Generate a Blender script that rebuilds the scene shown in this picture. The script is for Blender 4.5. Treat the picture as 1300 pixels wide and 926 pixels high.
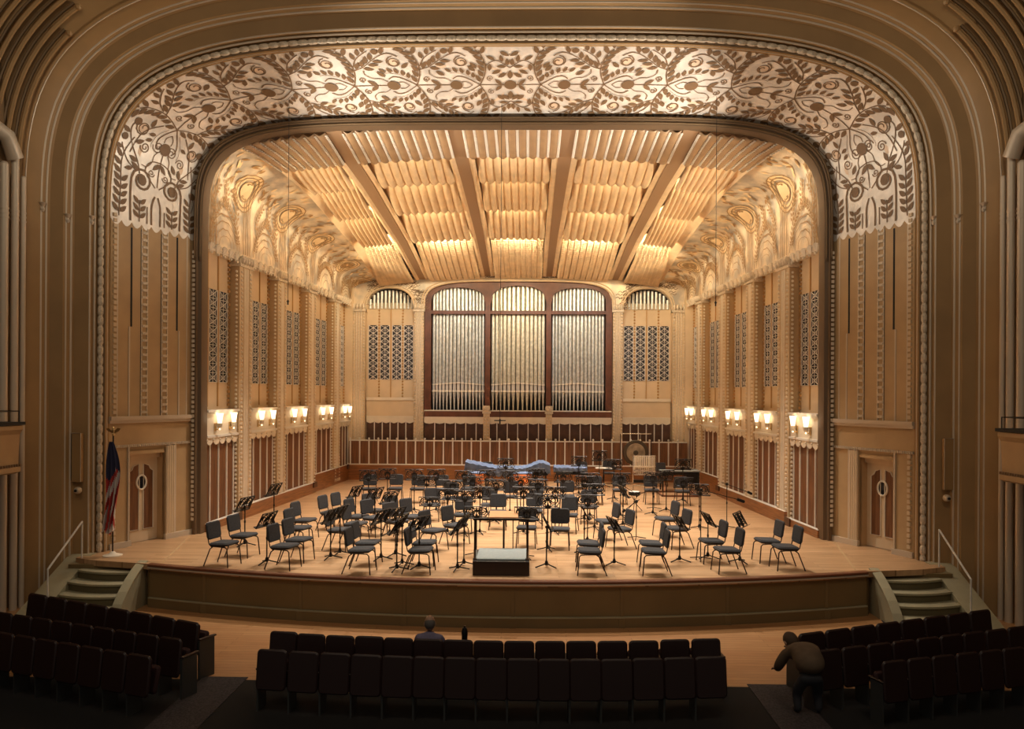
import bpy, math, random
from mathutils import Matrix, Vector
random.seed(7)
PI = math.pi
D = bpy.data
SC = bpy.context.scene
COL = SC.collection
for o in list(D.objects): D.objects.remove(o)

# ------------------------------------------------------------------ camera
FPX, CAMH, CAMX, YAW, ROLL, U0, V0 = 1000.0, 3.6, 0.509, 0.02287, 0.00569, 650.0, 499.6
cam = D.objects.new('camera', D.cameras.new('camera')); COL.objects.link(cam)
cam.data.sensor_width = 36; cam.data.sensor_fit = 'HORIZONTAL'
cam.data.lens = FPX / 1300 * 36
cam.data.shift_y = (V0 - 463) / 1300
cam.data.clip_end = 200
cam.matrix_world = Matrix.Translation((CAMX, 0, CAMH)) @ Matrix.Rotation(YAW, 4, 'Z') @ Matrix.Rotation(PI/2, 4, 'X') @ Matrix.Rotation(ROLL, 4, 'Z')
SC.camera = cam

# ------------------------------------------------------------------ exposure, world, main lights
SC.view_settings.view_transform = 'Standard'
SC.view_settings.look = 'None'
SC.view_settings.gamma = 1
SC.view_settings.use_curve_mapping = False
SC.view_settings.exposure = 0.06
W = D.worlds.new('hall'); SC.world = W; W.use_nodes = True
W.node_tree.nodes['Background'].inputs[0].default_value = (1.0, 0.88, 0.74, 1)
W.node_tree.nodes['Background'].inputs[1].default_value = 0.13

def lamp(kind, name, loc, target, energy, color=(1, .8, .56), size=.1, size_y=None, angle=60, blend=.5):
    l = D.lights.new(name, kind); l.energy = energy; l.color = color
    if kind == 'AREA':
        l.shape = 'RECTANGLE'; l.size = size; l.size_y = size_y or size
    elif kind == 'SPOT':
        l.spot_size = math.radians(angle); l.spot_blend = blend; l.shadow_soft_size = size
    else: l.shadow_soft_size = size
    o = D.objects.new(name, l); COL.objects.link(o); o.location = loc
    if target is not None:
        o.rotation_euler = (Vector(target) - Vector(loc)).to_track_quat('-Z', 'Y').to_euler()
    return o
WARM = (1, .86, .68)
# downlights hung between the ceiling panels
for x, y in [(-4.5, 20), (-1.5, 19.6), (1.5, 19.6), (4.5, 20), (-3, 24), (0, 24), (3, 24), (-3, 28.3), (0, 28.3), (3, 28.3)]:
    lamp('SPOT', 'stage_downlight', (x * .98, y + .6, 9.5 if y < 22 else (9.1 if y < 27 else 8.6)), (x, y, 0), 2150, (1, .91, .79), .12, angle=70, blend=.8)
for x in (-4.2, 0, 4.2):
    lamp('SPOT', 'apron_downlight', (x, 18.3, 10.3), (x * 1.05, 17.2, 0), 1250, (1, .90, .76), .1, angle=58, blend=.8)
# slots in the side fascias throw light on the arch crown
for s in (-1, 1):
    lamp('SPOT', 'arch_spot', (s * 8.15, 18.3, 7.2), (-s * 0.6, 18.75, 11), 3300, (1, .91, .78), .1, angle=62, blend=.9)
    lamp('SPOT', 'arch_spot', (s * 8.05, 18.6, 7.6), (s * 6.6, 18.7, 10.8), 8, (1, .86, .68), .1, angle=70, blend=.9)
# organ flood
lamp('SPOT', 'organ_spot', (0, 27.5, 8.9), (0, 33, 6.2), 700, (1, .90, .72), .1, angle=42, blend=.9)
for s in (-1, 1):
    lamp('SPOT', 'organ_spot', (s * 2.6, 27.0, 8.8), (s * 2.9, 33, 5.4), 420, (.86, .95, 1), .1, angle=50, blend=.9)
    lamp('SPOT', 'back_wall_spot', (s * 5.2, 27.5, 8.3), (s * 5.5, 33, 4.6), 260, WARM, .1, angle=60, blend=.9)
# house lights high over the audience
for s in (-1, 1):
    lamp('AREA', 'house_light', (s * 5, 5, 13), (s * 7, 17, 6), 190, (1, .84, .62), 4, 2)

# ------------------------------------------------------------------ unprojection helpers (pixel of the photo -> point of the hall)
def ray(px, py):
    du, dv = px - U0, py - V0
    a, b = math.cos(ROLL), math.sin(ROLL)
    u = a * du + b * dv; v = -b * du + a * dv
    cs, sn = math.cos(YAW), math.sin(YAW)
    xr, z = u / FPX, -v / FPX
    return (xr * cs - sn, xr * sn + cs, z)
def at_z(px, py, Z=0.0):
    r = ray(px, py); t = (Z - CAMH) / r[2]
    return Vector((CAMX + r[0] * t, r[1] * t, Z))
def at_y(px, py, Y):
    r = ray(px, py); t = Y / r[1]
    return Vector((CAMX + r[0] * t, Y, CAMH + r[2] * t))

# ------------------------------------------------------------------ materials
def mat(name, col, rough=.6, metal=0.0, noise=0.0, nscale=4.0, bump=0.0, bscale=40.0, emit=None, estr=0.0, stretch=None, col2=None):
    m = D.materials.new(name); m.use_nodes = True
    nt = m.node_tree; n = nt.nodes; b = n['Principled BSDF']
    b.inputs['Base Color'].default_value = (*col, 1)
    b.inputs['Roughness'].default_value = rough
    b.inputs['Metallic'].default_value = metal
    if noise or bump:
        tc = n.new('ShaderNodeTexCoord'); mp = n.new('ShaderNodeMapping')
        nt.links.new(tc.outputs['Object'], mp.inputs[0])
        if stretch: mp.inputs['Scale'].default_value = stretch
    if noise:
        nz = n.new('ShaderNodeTexNoise'); nz.inputs['Scale'].default_value = nscale; nz.inputs['Detail'].default_value = 4
        nt.links.new(mp.outputs[0], nz.inputs['Vector'])
        mx = n.new('ShaderNodeMix'); mx.data_type = 'RGBA'
        c2 = col2 or tuple(c * (1 - noise) for c in col)
        mx.inputs[6].default_value = (*[min(1, c * (1 + noise * .5)) for c in col], 1)
        mx.inputs[7].default_value = (*c2, 1)
        rp = n.new('ShaderNodeValToRGB'); rp.color_ramp.elements[0].position = .35; rp.color_ramp.elements[1].position = .65
        nt.links.new(nz.outputs[0], rp.inputs[0]); nt.links.new(rp.outputs[0], mx.inputs[0])
        nt.links.new(mx.outputs[2], b.inputs['Base Color'])
    if bump:
        nb = n.new('ShaderNodeTexNoise'); nb.inputs['Scale'].default_value = bscale
        nt.links.new(mp.outputs[0], nb.inputs['Vector'])
        bp = n.new('ShaderNodeBump'); bp.inputs['Strength'].default_value = bump; bp.inputs['Distance'].default_value = .02
        nt.links.new(nb.outputs[0], bp.inputs['Height']); nt.links.new(bp.outputs[0], b.inputs['Normal'])
    if emit:
        b.inputs['Emission Color'].default_value = (*emit, 1); b.inputs['Emission Strength'].default_value = estr
    return m
def plank_mat(name, c1, c2, gap, length, width, rough, bump=.1):
    m = D.materials.new(name); m.use_nodes = True
    nt = m.node_tree; n = nt.nodes; b = n['Principled BSDF']
    tc = n.new('ShaderNodeTexCoord'); br = n.new('ShaderNodeTexBrick')
    br.inputs['Scale'].default_value = 1
    br.inputs['Brick Width'].default_value = length; br.inputs['Row Height'].default_value = width
    br.inputs['Mortar Size'].default_value = .004; br.inputs['Mortar Smooth'].default_value = 0
    br.inputs['Bias'].default_value = 0
    br.inputs['Color1'].default_value = (*c1, 1); br.inputs['Color2'].default_value = (*c2, 1); br.inputs['Mortar'].default_value = (*gap, 1)
    nt.links.new(tc.outputs['Object'], br.inputs['Vector'])
    mp = n.new('ShaderNodeMapping'); mp.inputs['Scale'].default_value = (.8, 14, 1)
    nt.links.new(tc.outputs['Object'], mp.inputs[0])
    nz = n.new('ShaderNodeTexNoise'); nz.inputs['Scale'].default_value = 2.2; nz.inputs['Detail'].default_value = 6
    nt.links.new(mp.outputs[0], nz.inputs['Vector'])
    mx = n.new('ShaderNodeMix'); mx.data_type = 'RGBA'; mx.blend_type = 'MULTIPLY'; mx.inputs[0].default_value = .55
    rp = n.new('ShaderNodeValToRGB'); rp.color_ramp.elements[0].position = .3; rp.color_ramp.elements[1].position = .7
    rp.color_ramp.elements[0].color = (.50, .42, .34, 1)
    nt.links.new(nz.outputs[0], rp.inputs[0]); nt.links.new(br.outputs[0], mx.inputs[6]); nt.links.new(rp.outputs[0], mx.inputs[7])
    nt.links.new(mx.outputs[2], b.inputs['Base Color'])
    b.inputs['Roughness'].default_value = rough
    return m
M = {}
M['floor'] = plank_mat('stage_boards', (.62, .385, .205), (.47, .275, .135), (.30, .17, .08), 2.2, .14, .42)
M['pit'] = plank_mat('front_boards', (.52, .27, .11), (.46, .22, .085), (.24, .11, .04), 2.4, .13, .4)
M['plaster'] = mat('gold_plaster', (.34, .20, .078), .62, .0, .10, 1.2)
M['gilt_line'] = mat('pale_gilt_line', (.60, .50, .38), .42, .25)
M['darkgilt'] = mat('bronze_plaster', (.20, .125, .06), .5, .2)
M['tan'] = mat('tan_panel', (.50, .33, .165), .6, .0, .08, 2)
M['tanlit'] = mat('lit_tan_panel', (.66, .50, .32), .6, .0, .06, 2)  # lighter copy of tan; the look of lit faces is in its colour
M['cream'] = mat('cream_plaster', (.74, .64, .50), .55, .0, .06, 3)
M['ornament'] = mat('cream_ornament', (.66, .55, .41), .5, .12, .2, 22, .25, 45)
M['ornament_brown'] = mat('brown_gilt_bead', (.50, .28, .10), .5, .2)
M['silver'] = mat('silver_leaf', (.86, .79, .70), .42, .25, .22, 2.2, .08, 10)
M['leafbrown'] = mat('brown_relief', (.20, .115, .055), .55, .1)
M['peach'] = mat('peach_relief', (.80, .60, .43), .5, .1)
M['coveleaf'] = mat('cove_silver_leaf', (.76, .62, .44), .40, .35, .45, 1.6, .25, 9, col2=(.45, .40, .34))
M['goldrel'] = mat('gold_relief', (.40, .23, .09), .45, .2)
M['goldlite'] = mat('bright_gold_relief', (.88, .64, .36), .42, .1)
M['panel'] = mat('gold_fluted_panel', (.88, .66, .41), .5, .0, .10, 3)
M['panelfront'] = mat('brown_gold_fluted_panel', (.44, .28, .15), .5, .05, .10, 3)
M['frame'] = mat('umber_gilt_frame', (.15, .095, .052), .5, .2)
M['rib'] = mat('brown_rib', (.36, .22, .12), .55, .05)
M['bead'] = mat('pearl_bead', (.92, .84, .72), .4)
M['wood'] = mat('mahogany_panel', (.185, .072, .024), .6, 0, .35, 3, stretch=(6, 6, .5))
M['woodlow'] = mat('mahogany_base', (.30, .115, .035), .32, 0, .35, 3, stretch=(.6, .6, 8))
M['wooddark'] = mat('dark_mahogany', (.085, .032, .014), .4, 0, .3, 4)
M['stripe'] = mat('grey_white_batten', (.74, .69, .61), .5)
M['organwood'] = mat('organ_case_wood', (.13, .042, .018), .4, 0, .3, 3)
M['black'] = mat('flat_black', (.012, .010, .009), .7)
M['pipe'] = mat('organ_pipe_metal', (.74, .75, .72), .30, .55, .18, 9, .15, 60)
M['pipegold'] = mat('organ_pipe_warm_metal', (.80, .76, .64), .30, .55, .18, 9, .15, 60)
M['grille'] = mat('grille_silver', (.74, .70, .65), .45, .3)
M['grilledark'] = mat('grille_dark', (.022, .02, .026), .7)
M['glow'] = mat('lit_glass', (1, .93, .8), .4, 0, emit=(1, .78, .48), estr=2.3)
M['brass'] = mat('brass', (.70, .50, .24), .3, .9)
M['fabric'] = mat('charcoal_fabric', (.040, .039, .042), .85, 0, .2, 30, .3, 160)
M['leg'] = mat('dark_bronze_metal', (.055, .035, .028), .35, .7)
M['stand'] = mat('black_iron', (.015, .014, .014), .4, .5)
M['chrome'] = mat('chrome', (.75, .74, .72), .2, 1)
M['grey'] = mat('grey_carpet_pad', (.30, .33, .32), .8, 0, .1, 30)
M['podium'] = mat('podium_stain', (.030, .014, .007), .45)
M['deskwood'] = mat('light_desk_wood', (.60, .29, .12), .5, 0, .15, 5, stretch=(1, 8, 1))
M['skirt'] = mat('olive_apron_paint', (.19, .125, .05), .55, 0, .12, .8)
M['skirtdark'] = mat('olive_apron_shadow_gap', (.085, .055, .03), .6)
M['lip'] = mat('stage_lip_wood', (.17, .060, .028), .35)
M['step'] = mat('olive_step_paint', (.36, .31, .19), .6, 0, .1, 2)
M['stepdark'] = mat('olive_riser_paint', (.12, .095, .045), .6)
M['carpet'] = mat('dark_carpet', (.006, .005, .005), .95, 0, .4, 60)
M['carpetlight'] = mat('patterned_carpet', (.045, .036, .038), .95, 0, .6, 40)
M['seatred'] = mat('maroon_seat_fabric', (.030, .006, .006), .8)
M['seatedge'] = mat('dark_seat_shell', (.022, .008, .007), .45)
M['seatmetal'] = mat('grey_seat_standard', (.07, .072, .07), .45, .4)
M['blue'] = mat('blue_quilted_cover', (.12, .17, .29), .8, 0, .25, 6, .4, 20)
M['bluedark'] = mat('navy_drape', (.012, .016, .028), .8)
M['copper'] = mat('copper_bowl', (.72, .27, .10), .28, .85)
M['gong'] = mat('bronze_gong_face', (.42, .33, .22), .35, .7, .3, 6)
M['gongdark'] = mat('bronze_gong_rim', (.10, .075, .05), .4, .7)
M['skin'] = mat('skin', (.34, .19, .12), .5)
M['hair'] = mat('grey_hair', (.10, .085, .075), .8)
M['brownhair'] = mat('brown_hair', (.055, .03, .016), .8)
M['shirt'] = mat('mauve_shirt', (.16, .14, .22), .8)
M['jacket'] = mat('brown_jacket', (.11, .07, .04), .85, 0, .2, 8)
M['trousers'] = mat('dark_trousers', (.02, .02, .025), .85)
M['red'] = mat('flag_red', (.42, .035, .03), .75)
M['white'] = mat('flag_white', (.62, .58, .54), .75)
M['navy'] = mat('flag_navy', (.03, .03, .07), .75)
M['glassdark'] = mat('dark_window_glass', (.01, .01, .013), .1)

# ------------------------------------------------------------------ mesh builder
class MB:
    def __init__(s): s.v = []; s.f = []; s.m = []; s.cur = 0
    def add(s, vs, fs):
        b = len(s.v); s.v += [tuple(p) for p in vs]
        for f in fs: s.f.append(tuple(i + b for i in f)); s.m.append(s.cur)
        return s
    def hexa(s, p):   # p: bottom 4 ccw, top 4 ccw
        return s.add(p, [(3, 2, 1, 0), (4, 5, 6, 7), (0, 1, 5, 4), (1, 2, 6, 5), (2, 3, 7, 6), (3, 0, 4, 7)])
    def box(s, x0, x1, y0, y1, z0, z1):
        return s.hexa([(x0, y0, z0), (x1, y0, z0), (x1, y1, z0), (x0, y1, z0), (x0, y0, z1), (x1, y0, z1), (x1, y1, z1), (x0, y1, z1)])
    def grid(s, rows, closed=False):
        b = len(s.v); n = len(rows[0])
        for r in rows: s.v += [tuple(p) for p in r]
        for i in range(len(rows) - 1):
            for j in range(n if closed else n - 1):
                k = (j + 1) % n
                s.f.append((b + i * n + j, b + i * n + k, b + (i + 1) * n + k, b + (i + 1) * n + j)); s.m.append(s.cur)
        return s
    def tube(s, pts, r, n=6, radii=None, cap=True, closed=False):
        pts = [Vector(p) for p in pts]; rings = []
        N = len(pts); up = None
        for i, p in enumerate(pts):
            if closed: t = pts[(i + 1) % N] - pts[i - 1]
            else: t = pts[min(i + 1, N - 1)] - pts[max(i - 1, 0)]
            t.normalize()
            if up is None: up = Vector((0, 0, 1)) if abs(t.z) < .9 else Vector((1, 0, 0))
            a = t.cross(up); 
            if a.length < 1e-4: a = t.cross(Vector((0, 1, 0)))
            a.normalize(); b2 = a.cross(t).normalized(); up = b2
            rr = radii[i] if radii else r
            rings.append([p + (a * math.cos(2 * PI * k / n) + b2 * math.sin(2 * PI * k / n)) * rr for k in range(n)])
        if closed: rings.append(rings[0])
        b = len(s.v); s.grid(rings, True)
        if cap and not closed:
            s.f.append(tuple(b + k for k in range(n - 1, -1, -1))); s.m.append(s.cur)
            e = b + (len(rings) - 1) * n
            s.f.append(tuple(e + k for k in range(n))); s.m.append(s.cur)
        return s
    def lathe(s, c, prof, n=16, T=None):
        c = Vector(c); rings = []
        for r, z in prof:
            ring = []
            for k in range(n):
                p = Vector((r * math.cos(2 * PI * k / n), r * math.sin(2 * PI * k / n), z))
                if T: p = T @ p
                ring.append(c + p)
            rings.append(ring)
        b = len(s.v); s.grid(rings, True)
        s.f.append(tuple(b + k for k in range(n - 1, -1, -1))); s.m.append(s.cur)
        e = b + (len(rings) - 1) * n
        s.f.append(tuple(e + k for k in range(n))); s.m.append(s.cur)
        return s
    def ball(s, c, r, n=10, sc=(1, 1, 1), T=None):
        h = n // 2
        S = Matrix.Diagonal((*sc, 1))
        T2 = (T @ S) if T else S
        return s.lathe(c, [(max(1e-4, r * math.sin(PI * i / h)), -r * math.cos(PI * i / h)) for i in range(h + 1)], n, T2)
    def prism(s, poly, axis, a, b2):   # poly 2d; axis 'x','y','z' extruded from a to b2
        def P(u, v, w):
            return {'x': (w, u, v), 'y': (u, w, v), 'z': (u, v, w)}[axis]
        n = len(poly); base = [P(u, v, a) for u, v in poly] + [P(u, v, b2) for u, v in poly]
        return s.add(base, [tuple(range(n - 1, -1, -1)), tuple(range(n, 2 * n))] + [(i, (i + 1) % n, n + (i + 1) % n, n + i) for i in range(n)])
    def pad(s, w, h, t, r, T, n=5, edge=.35):   # rounded cushion in local xy, thick in z
        def outline(ins):
            o = []
            for cx, cy, a0 in ((w/2 - r, h/2 - r, 0), (-w/2 + r, h/2 - r, 90), (-w/2 + r, -h/2 + r, 180), (w/2 - r, -h/2 + r, 270)):
                for k in range(n):
                    a = math.radians(a0 + 90 * k / (n - 1)); rr = max(r - ins, .001)
                    o.append((cx + rr * math.cos(a), cy + rr * math.sin(a)))
            return o
        e = t * edge; rings = []
        for ins, z in ((e, -t/2), (0, -t/2 + e), (0, t/2 - e), (e, t/2)):
            rings.append([T @ Vector((x, y, z)) for x, y in outline(ins)])
        b = len(s.v); k = len(rings[0]); s.grid(rings, True)
        s.f.append(tuple(b + i for i in range(k - 1, -1, -1))); s.m.append(s.cur)
        s.f.append(tuple(b + 3 * k + i for i in range(k))); s.m.append(s.cur)
        return s
    def build(s, name, mats, parent=None, smooth=False, angle=None):
        me = D.meshes.new(name); me.from_pydata(s.v, [], s.f)
        if not isinstance(mats, (list, tuple)): mats = [mats]
        for m in mats: me.materials.append(M[m] if isinstance(m, str) else m)
        if len(mats) > 1: me.polygons.foreach_set('material_index', s.m)
        if smooth:
            me.polygons.foreach_set('use_smooth', [True] * len(me.polygons))
            try: me.set_sharp_from_angle(angle=math.radians(angle or 40))
            except Exception: pass
        me.update()
        o = D.objects.new(name, me); COL.objects.link(o)
        if parent is not None: o.parent = parent
        return o
def struct(o): o['kind'] = 'structure'; return o
def tag(o, label, cat, group=None, kind=None):
    o['label'] = label; o['category'] = cat
    if group: o['group'] = group
    if kind: o['kind'] = kind
    return o
def thing(name, loc=(0, 0, 0), rz=0.0):
    o = D.objects.new(name, None); COL.objects.link(o); o.location = loc; o.rotation_euler = (0, 0, rz); o.empty_display_size = .1
    return o
KIDS = {}
def kids(o): return [c for c in D.objects if c.parent == o]
def dup(root, loc, rz):
    if root.name not in KIDS: KIDS[root.name] = [(c, kids(c)) for c in kids(root)]
    r = root.copy(); COL.objects.link(r); r.location = loc; r.rotation_euler = (0, 0, rz)
    for c, gs in KIDS[root.name]:
        d = c.copy(); COL.objects.link(d); d.parent = r
        for g in gs:
            e = g.copy(); COL.objects.link(e); e.parent = d
    return r
ORD = ['first', 'second', 'third', 'fourth', 'fifth', 'sixth', 'seventh', 'eighth', 'ninth', 'tenth', 'eleventh', 'twelfth', 'thirteenth', 'fourteenth', 'fifteenth', 'sixteenth', 'seventeenth', 'eighteenth']

# ================================================================== STRUCTURE
# ---- arch curves (super-ellipses), sampled by arc length
_cache = {}
def arch(hw, zt, zs, n, z0, nv=8, nc=96):
    key = (round(hw, 4), round(zt, 4), round(zs, 4), round(n, 3), z0, nv, nc)
    if key in _cache: return _cache[key]
    h = zt - zs; P = []
    K = 1500
    for i in range(K + 1):
        a = PI / 2 * i / K
        P.append((hw * max(0, math.cos(a)) ** (2 / n), zs + h * max(0, math.sin(a)) ** (2 / n)))
    L = [0]
    for i in range(K): L.append(L[-1] + math.hypot(P[i+1][0] - P[i][0], P[i+1][1] - P[i][1]))
    half = []; j = 0
    for k in range(nc // 2 + 1):
        t = L[-1] * k / (nc // 2)
        while j < K - 1 and L[j + 1] < t: j += 1
        f = (t - L[j]) / max(1e-9, L[j+1] - L[j])
        half.append((P[j][0] + (P[j+1][0] - P[j][0]) * f, P[j][1] + (P[j+1][1] - P[j][1]) * f))
    left = [(-hw, z0 + (zs - z0) * i / nv) for i in range(nv)] + [(-x, z) for x, z in half]
    pts = left + [(-x, z) for x, z in reversed(left[:-1])]
    _cache[key] = pts
    return pts
def frame_arch(o, z0=-.9):   # arches of the auditorium side, offset o outwards from the outer fascia edge
    t = min(1, max(0, o)); n = 3.95 - .55 * t
    return arch(9.0 + o, 11.35 + 1.1 * o, 7.0, n, z0)
def sweep(mb, prof, z0=-.9):
    mb.grid([[(x, Y, z) for x, z in frame_arch(o, z0)] for o, Y in prof])
def arch_tube(mb, o, Y, r, n=8, z0=-.9, sub=None, lo=None, hi=None):
    pts = [(x, Y, z) for x, z in frame_arch(o, z0)]
    mb.tube(pts, r, n)

# proscenium front: stepped bands swept round the arch
mb = MB()
sweep(mb, [(0, 17.6), (0.0, 17.42), (.15, 17.38), (.15, 17.28), (.20, 17.24), (.22, 17.12), (.5, 17.05), (.54, 16.92), (.60, 16.80), (.84, 16.72), (.88, 16.56), (.93, 16.46), (1.02, 16.3), (1.3, 16.0), (3.0, 14.6), (4.2, 13.4)])
wf = struct(mb.build('wall_front', 'plaster', smooth=True, angle=25))
mb = MB()
for o, Y, r in ((.165, 17.26, .022), (.215, 17.15, .022), (.525, 16.97, .026), (.575, 16.86, .02), (.86, 16.62, .022), (.91, 16.52, .022), (.01, 17.5, .02)):
    arch_tube(mb, o, Y, r, 6)
mb.build('gilt_molding', 'gilt_line', wf, True)
# bead roll round the opening: alternating light rolls and dark gaps
fa = frame_arch(.08, 0.0)
pts = []
acc = 0; seg = [(Vector((fa[i][0], 17.36, fa[i][1])), Vector((fa[i+1][0], 17.36, fa[i+1][1]))) for i in range(len(fa) - 1)]
path = [seg[0][0]]
step = .055; rem = 0
for a, b in seg:
    l = (b - a).length; d = (b - a) / l; t = step - rem
    while t < l: path.append(a + d * t); t += step
    rem = l - (t - step)
mbl = MB(); mbl.tube(path, .06, 8, radii=[(.062 if (i % 4) else .040) for i in range(len(path))])
mbl.build('bead_roll', 'ornament', wf, True)
mbd = MB(); sweep(mbd, [(.0, 17.40), (.15, 17.36)], 0); mbd.build('bead_channel', 'darkgilt', wf)
# capitals of the thin mouldings, and fluted upper corners
mb = MB()
for s in (-1, 1):
    for o, Y, z in ((.19, 17.2, 7.38), (.55, 16.9, 7.35), (.885, 16.55, 7.52)):
        x = s * (9 + o)
        mb.lathe((x, Y - .02, z), [(.03, -.1), (.05, -.05), (.03, 0), (.06, .05), (.085, .08), (.02, .1)], 8)
mb.build('molding_capital', 'gilt_line', wf, True)
mbk, mbg = MB(), MB()
for i in range(5):
    o = 1.12 + i * .16; Y = 16.17 - (o - 1.02) * .95
    c = frame_arch(o); N = len(c)
    for rng in (range(13, 24 + 2 * i), range(N - 1 - 24 - 2 * i + 1, N - 13)):
        seg = [(c[k][0], Y - .03, c[k][1]) for k in rng]
        mbg.tube(seg, .045, 6)
        seg2 = [(c[k][0] * 1.008, Y - .06, c[k][1] * 1.006) for k in rng]
        mbk.tube(seg2, .03, 6)
        e = seg[-1] if rng[0] < N / 2 else seg[0]
        mbg.ball(e, .07, 8)
mbg.build('corner_flute', 'plaster', wf, True); mbk.build('corner_flute_groove', 'darkgilt', wf, True)
mb = MB()
for o, Y in ((1.05, 16.2), (1.95, 15.5), (2.15, 15.3), (2.4, 15.1)): arch_tube(mb, o, Y, .014, 5)
mb.build('ceiling_molding', 'gilt_line', wf, True)

# ---- side fascia (splayed reveal) A (9,17.6) -> B (8,19.8)
FL = math.hypot(1.0, 2.2)
def fp(s, w, d, z):    # w along the reveal from the auditorium side, d out of the wall
    t = w / FL
    return (s * (9.0 - 1.0 * t - d * 2.2 / FL), 17.6 + 2.2 * t - d * 1.0 / FL, z)
def fhex(mb, s, w0, w1, d0, d1, z0, z1):
    q = [fp(s, w0, d0, z0), fp(s, w1, d0, z0), fp(s, w1, d1, z0), fp(s, w0, d1, z0), fp(s, w0, d0, z1), fp(s, w1, d0, z1), fp(s, w1, d1, z1), fp(s, w0, d1, z1)]
    mb.hexa(q)
def fw(px, py=480):    # photo column -> w on the left reveal
    r = ray(px, py); P = Vector((-9.0, 17.6)); d = Vector((1.0, 2.2)); n = Vector((d.y, -d.x))
    t = n.dot(P - Vector((CAMX, 0))) / (n.x * r[0] + n.y * r[1])
    return (9.0 + CAMX + r[0] * t) * FL
CA = dict(hw=9.0, zt=11.35, zs=7.0, n=3.95); CB = dict(hw=8.0, zt=10.53, zs=6.9, n=5.4)
def fas(z0): 
    a = arch(CA['hw'], CA['zt'], CA['zs'], CA['n'], z0); b = arch(CB['hw'], CB['zt'], CB['zs'], CB['n'], z0)
    return a, b
a, b = fas(0.0)
mb = MB(); mb.grid([[(x, 17.6, z) for x, z in a], [(x, 19.8, z) for x, z in b]])
# cut: only above z 7.5 (kept by building from 7.5 up)
mb = MB(); lo = 7.5
a, b = arch(9.0, 11.35, 7.0, 3.95, 6.99), arch(8.0, 10.53, 6.9, 5.4, 6.89)
mb.grid([[(x + (x2 - x) * t, 17.6 + 2.2 * t, z + (z2 - z) * t) for (x, z), (x2, z2) in zip(a, b)] for t in [i / 6 for i in range(7)]])
crown = struct(mb.build('wall_front', 'silver', smooth=True, angle=30))
crown.name = 'wall_arch'

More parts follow.
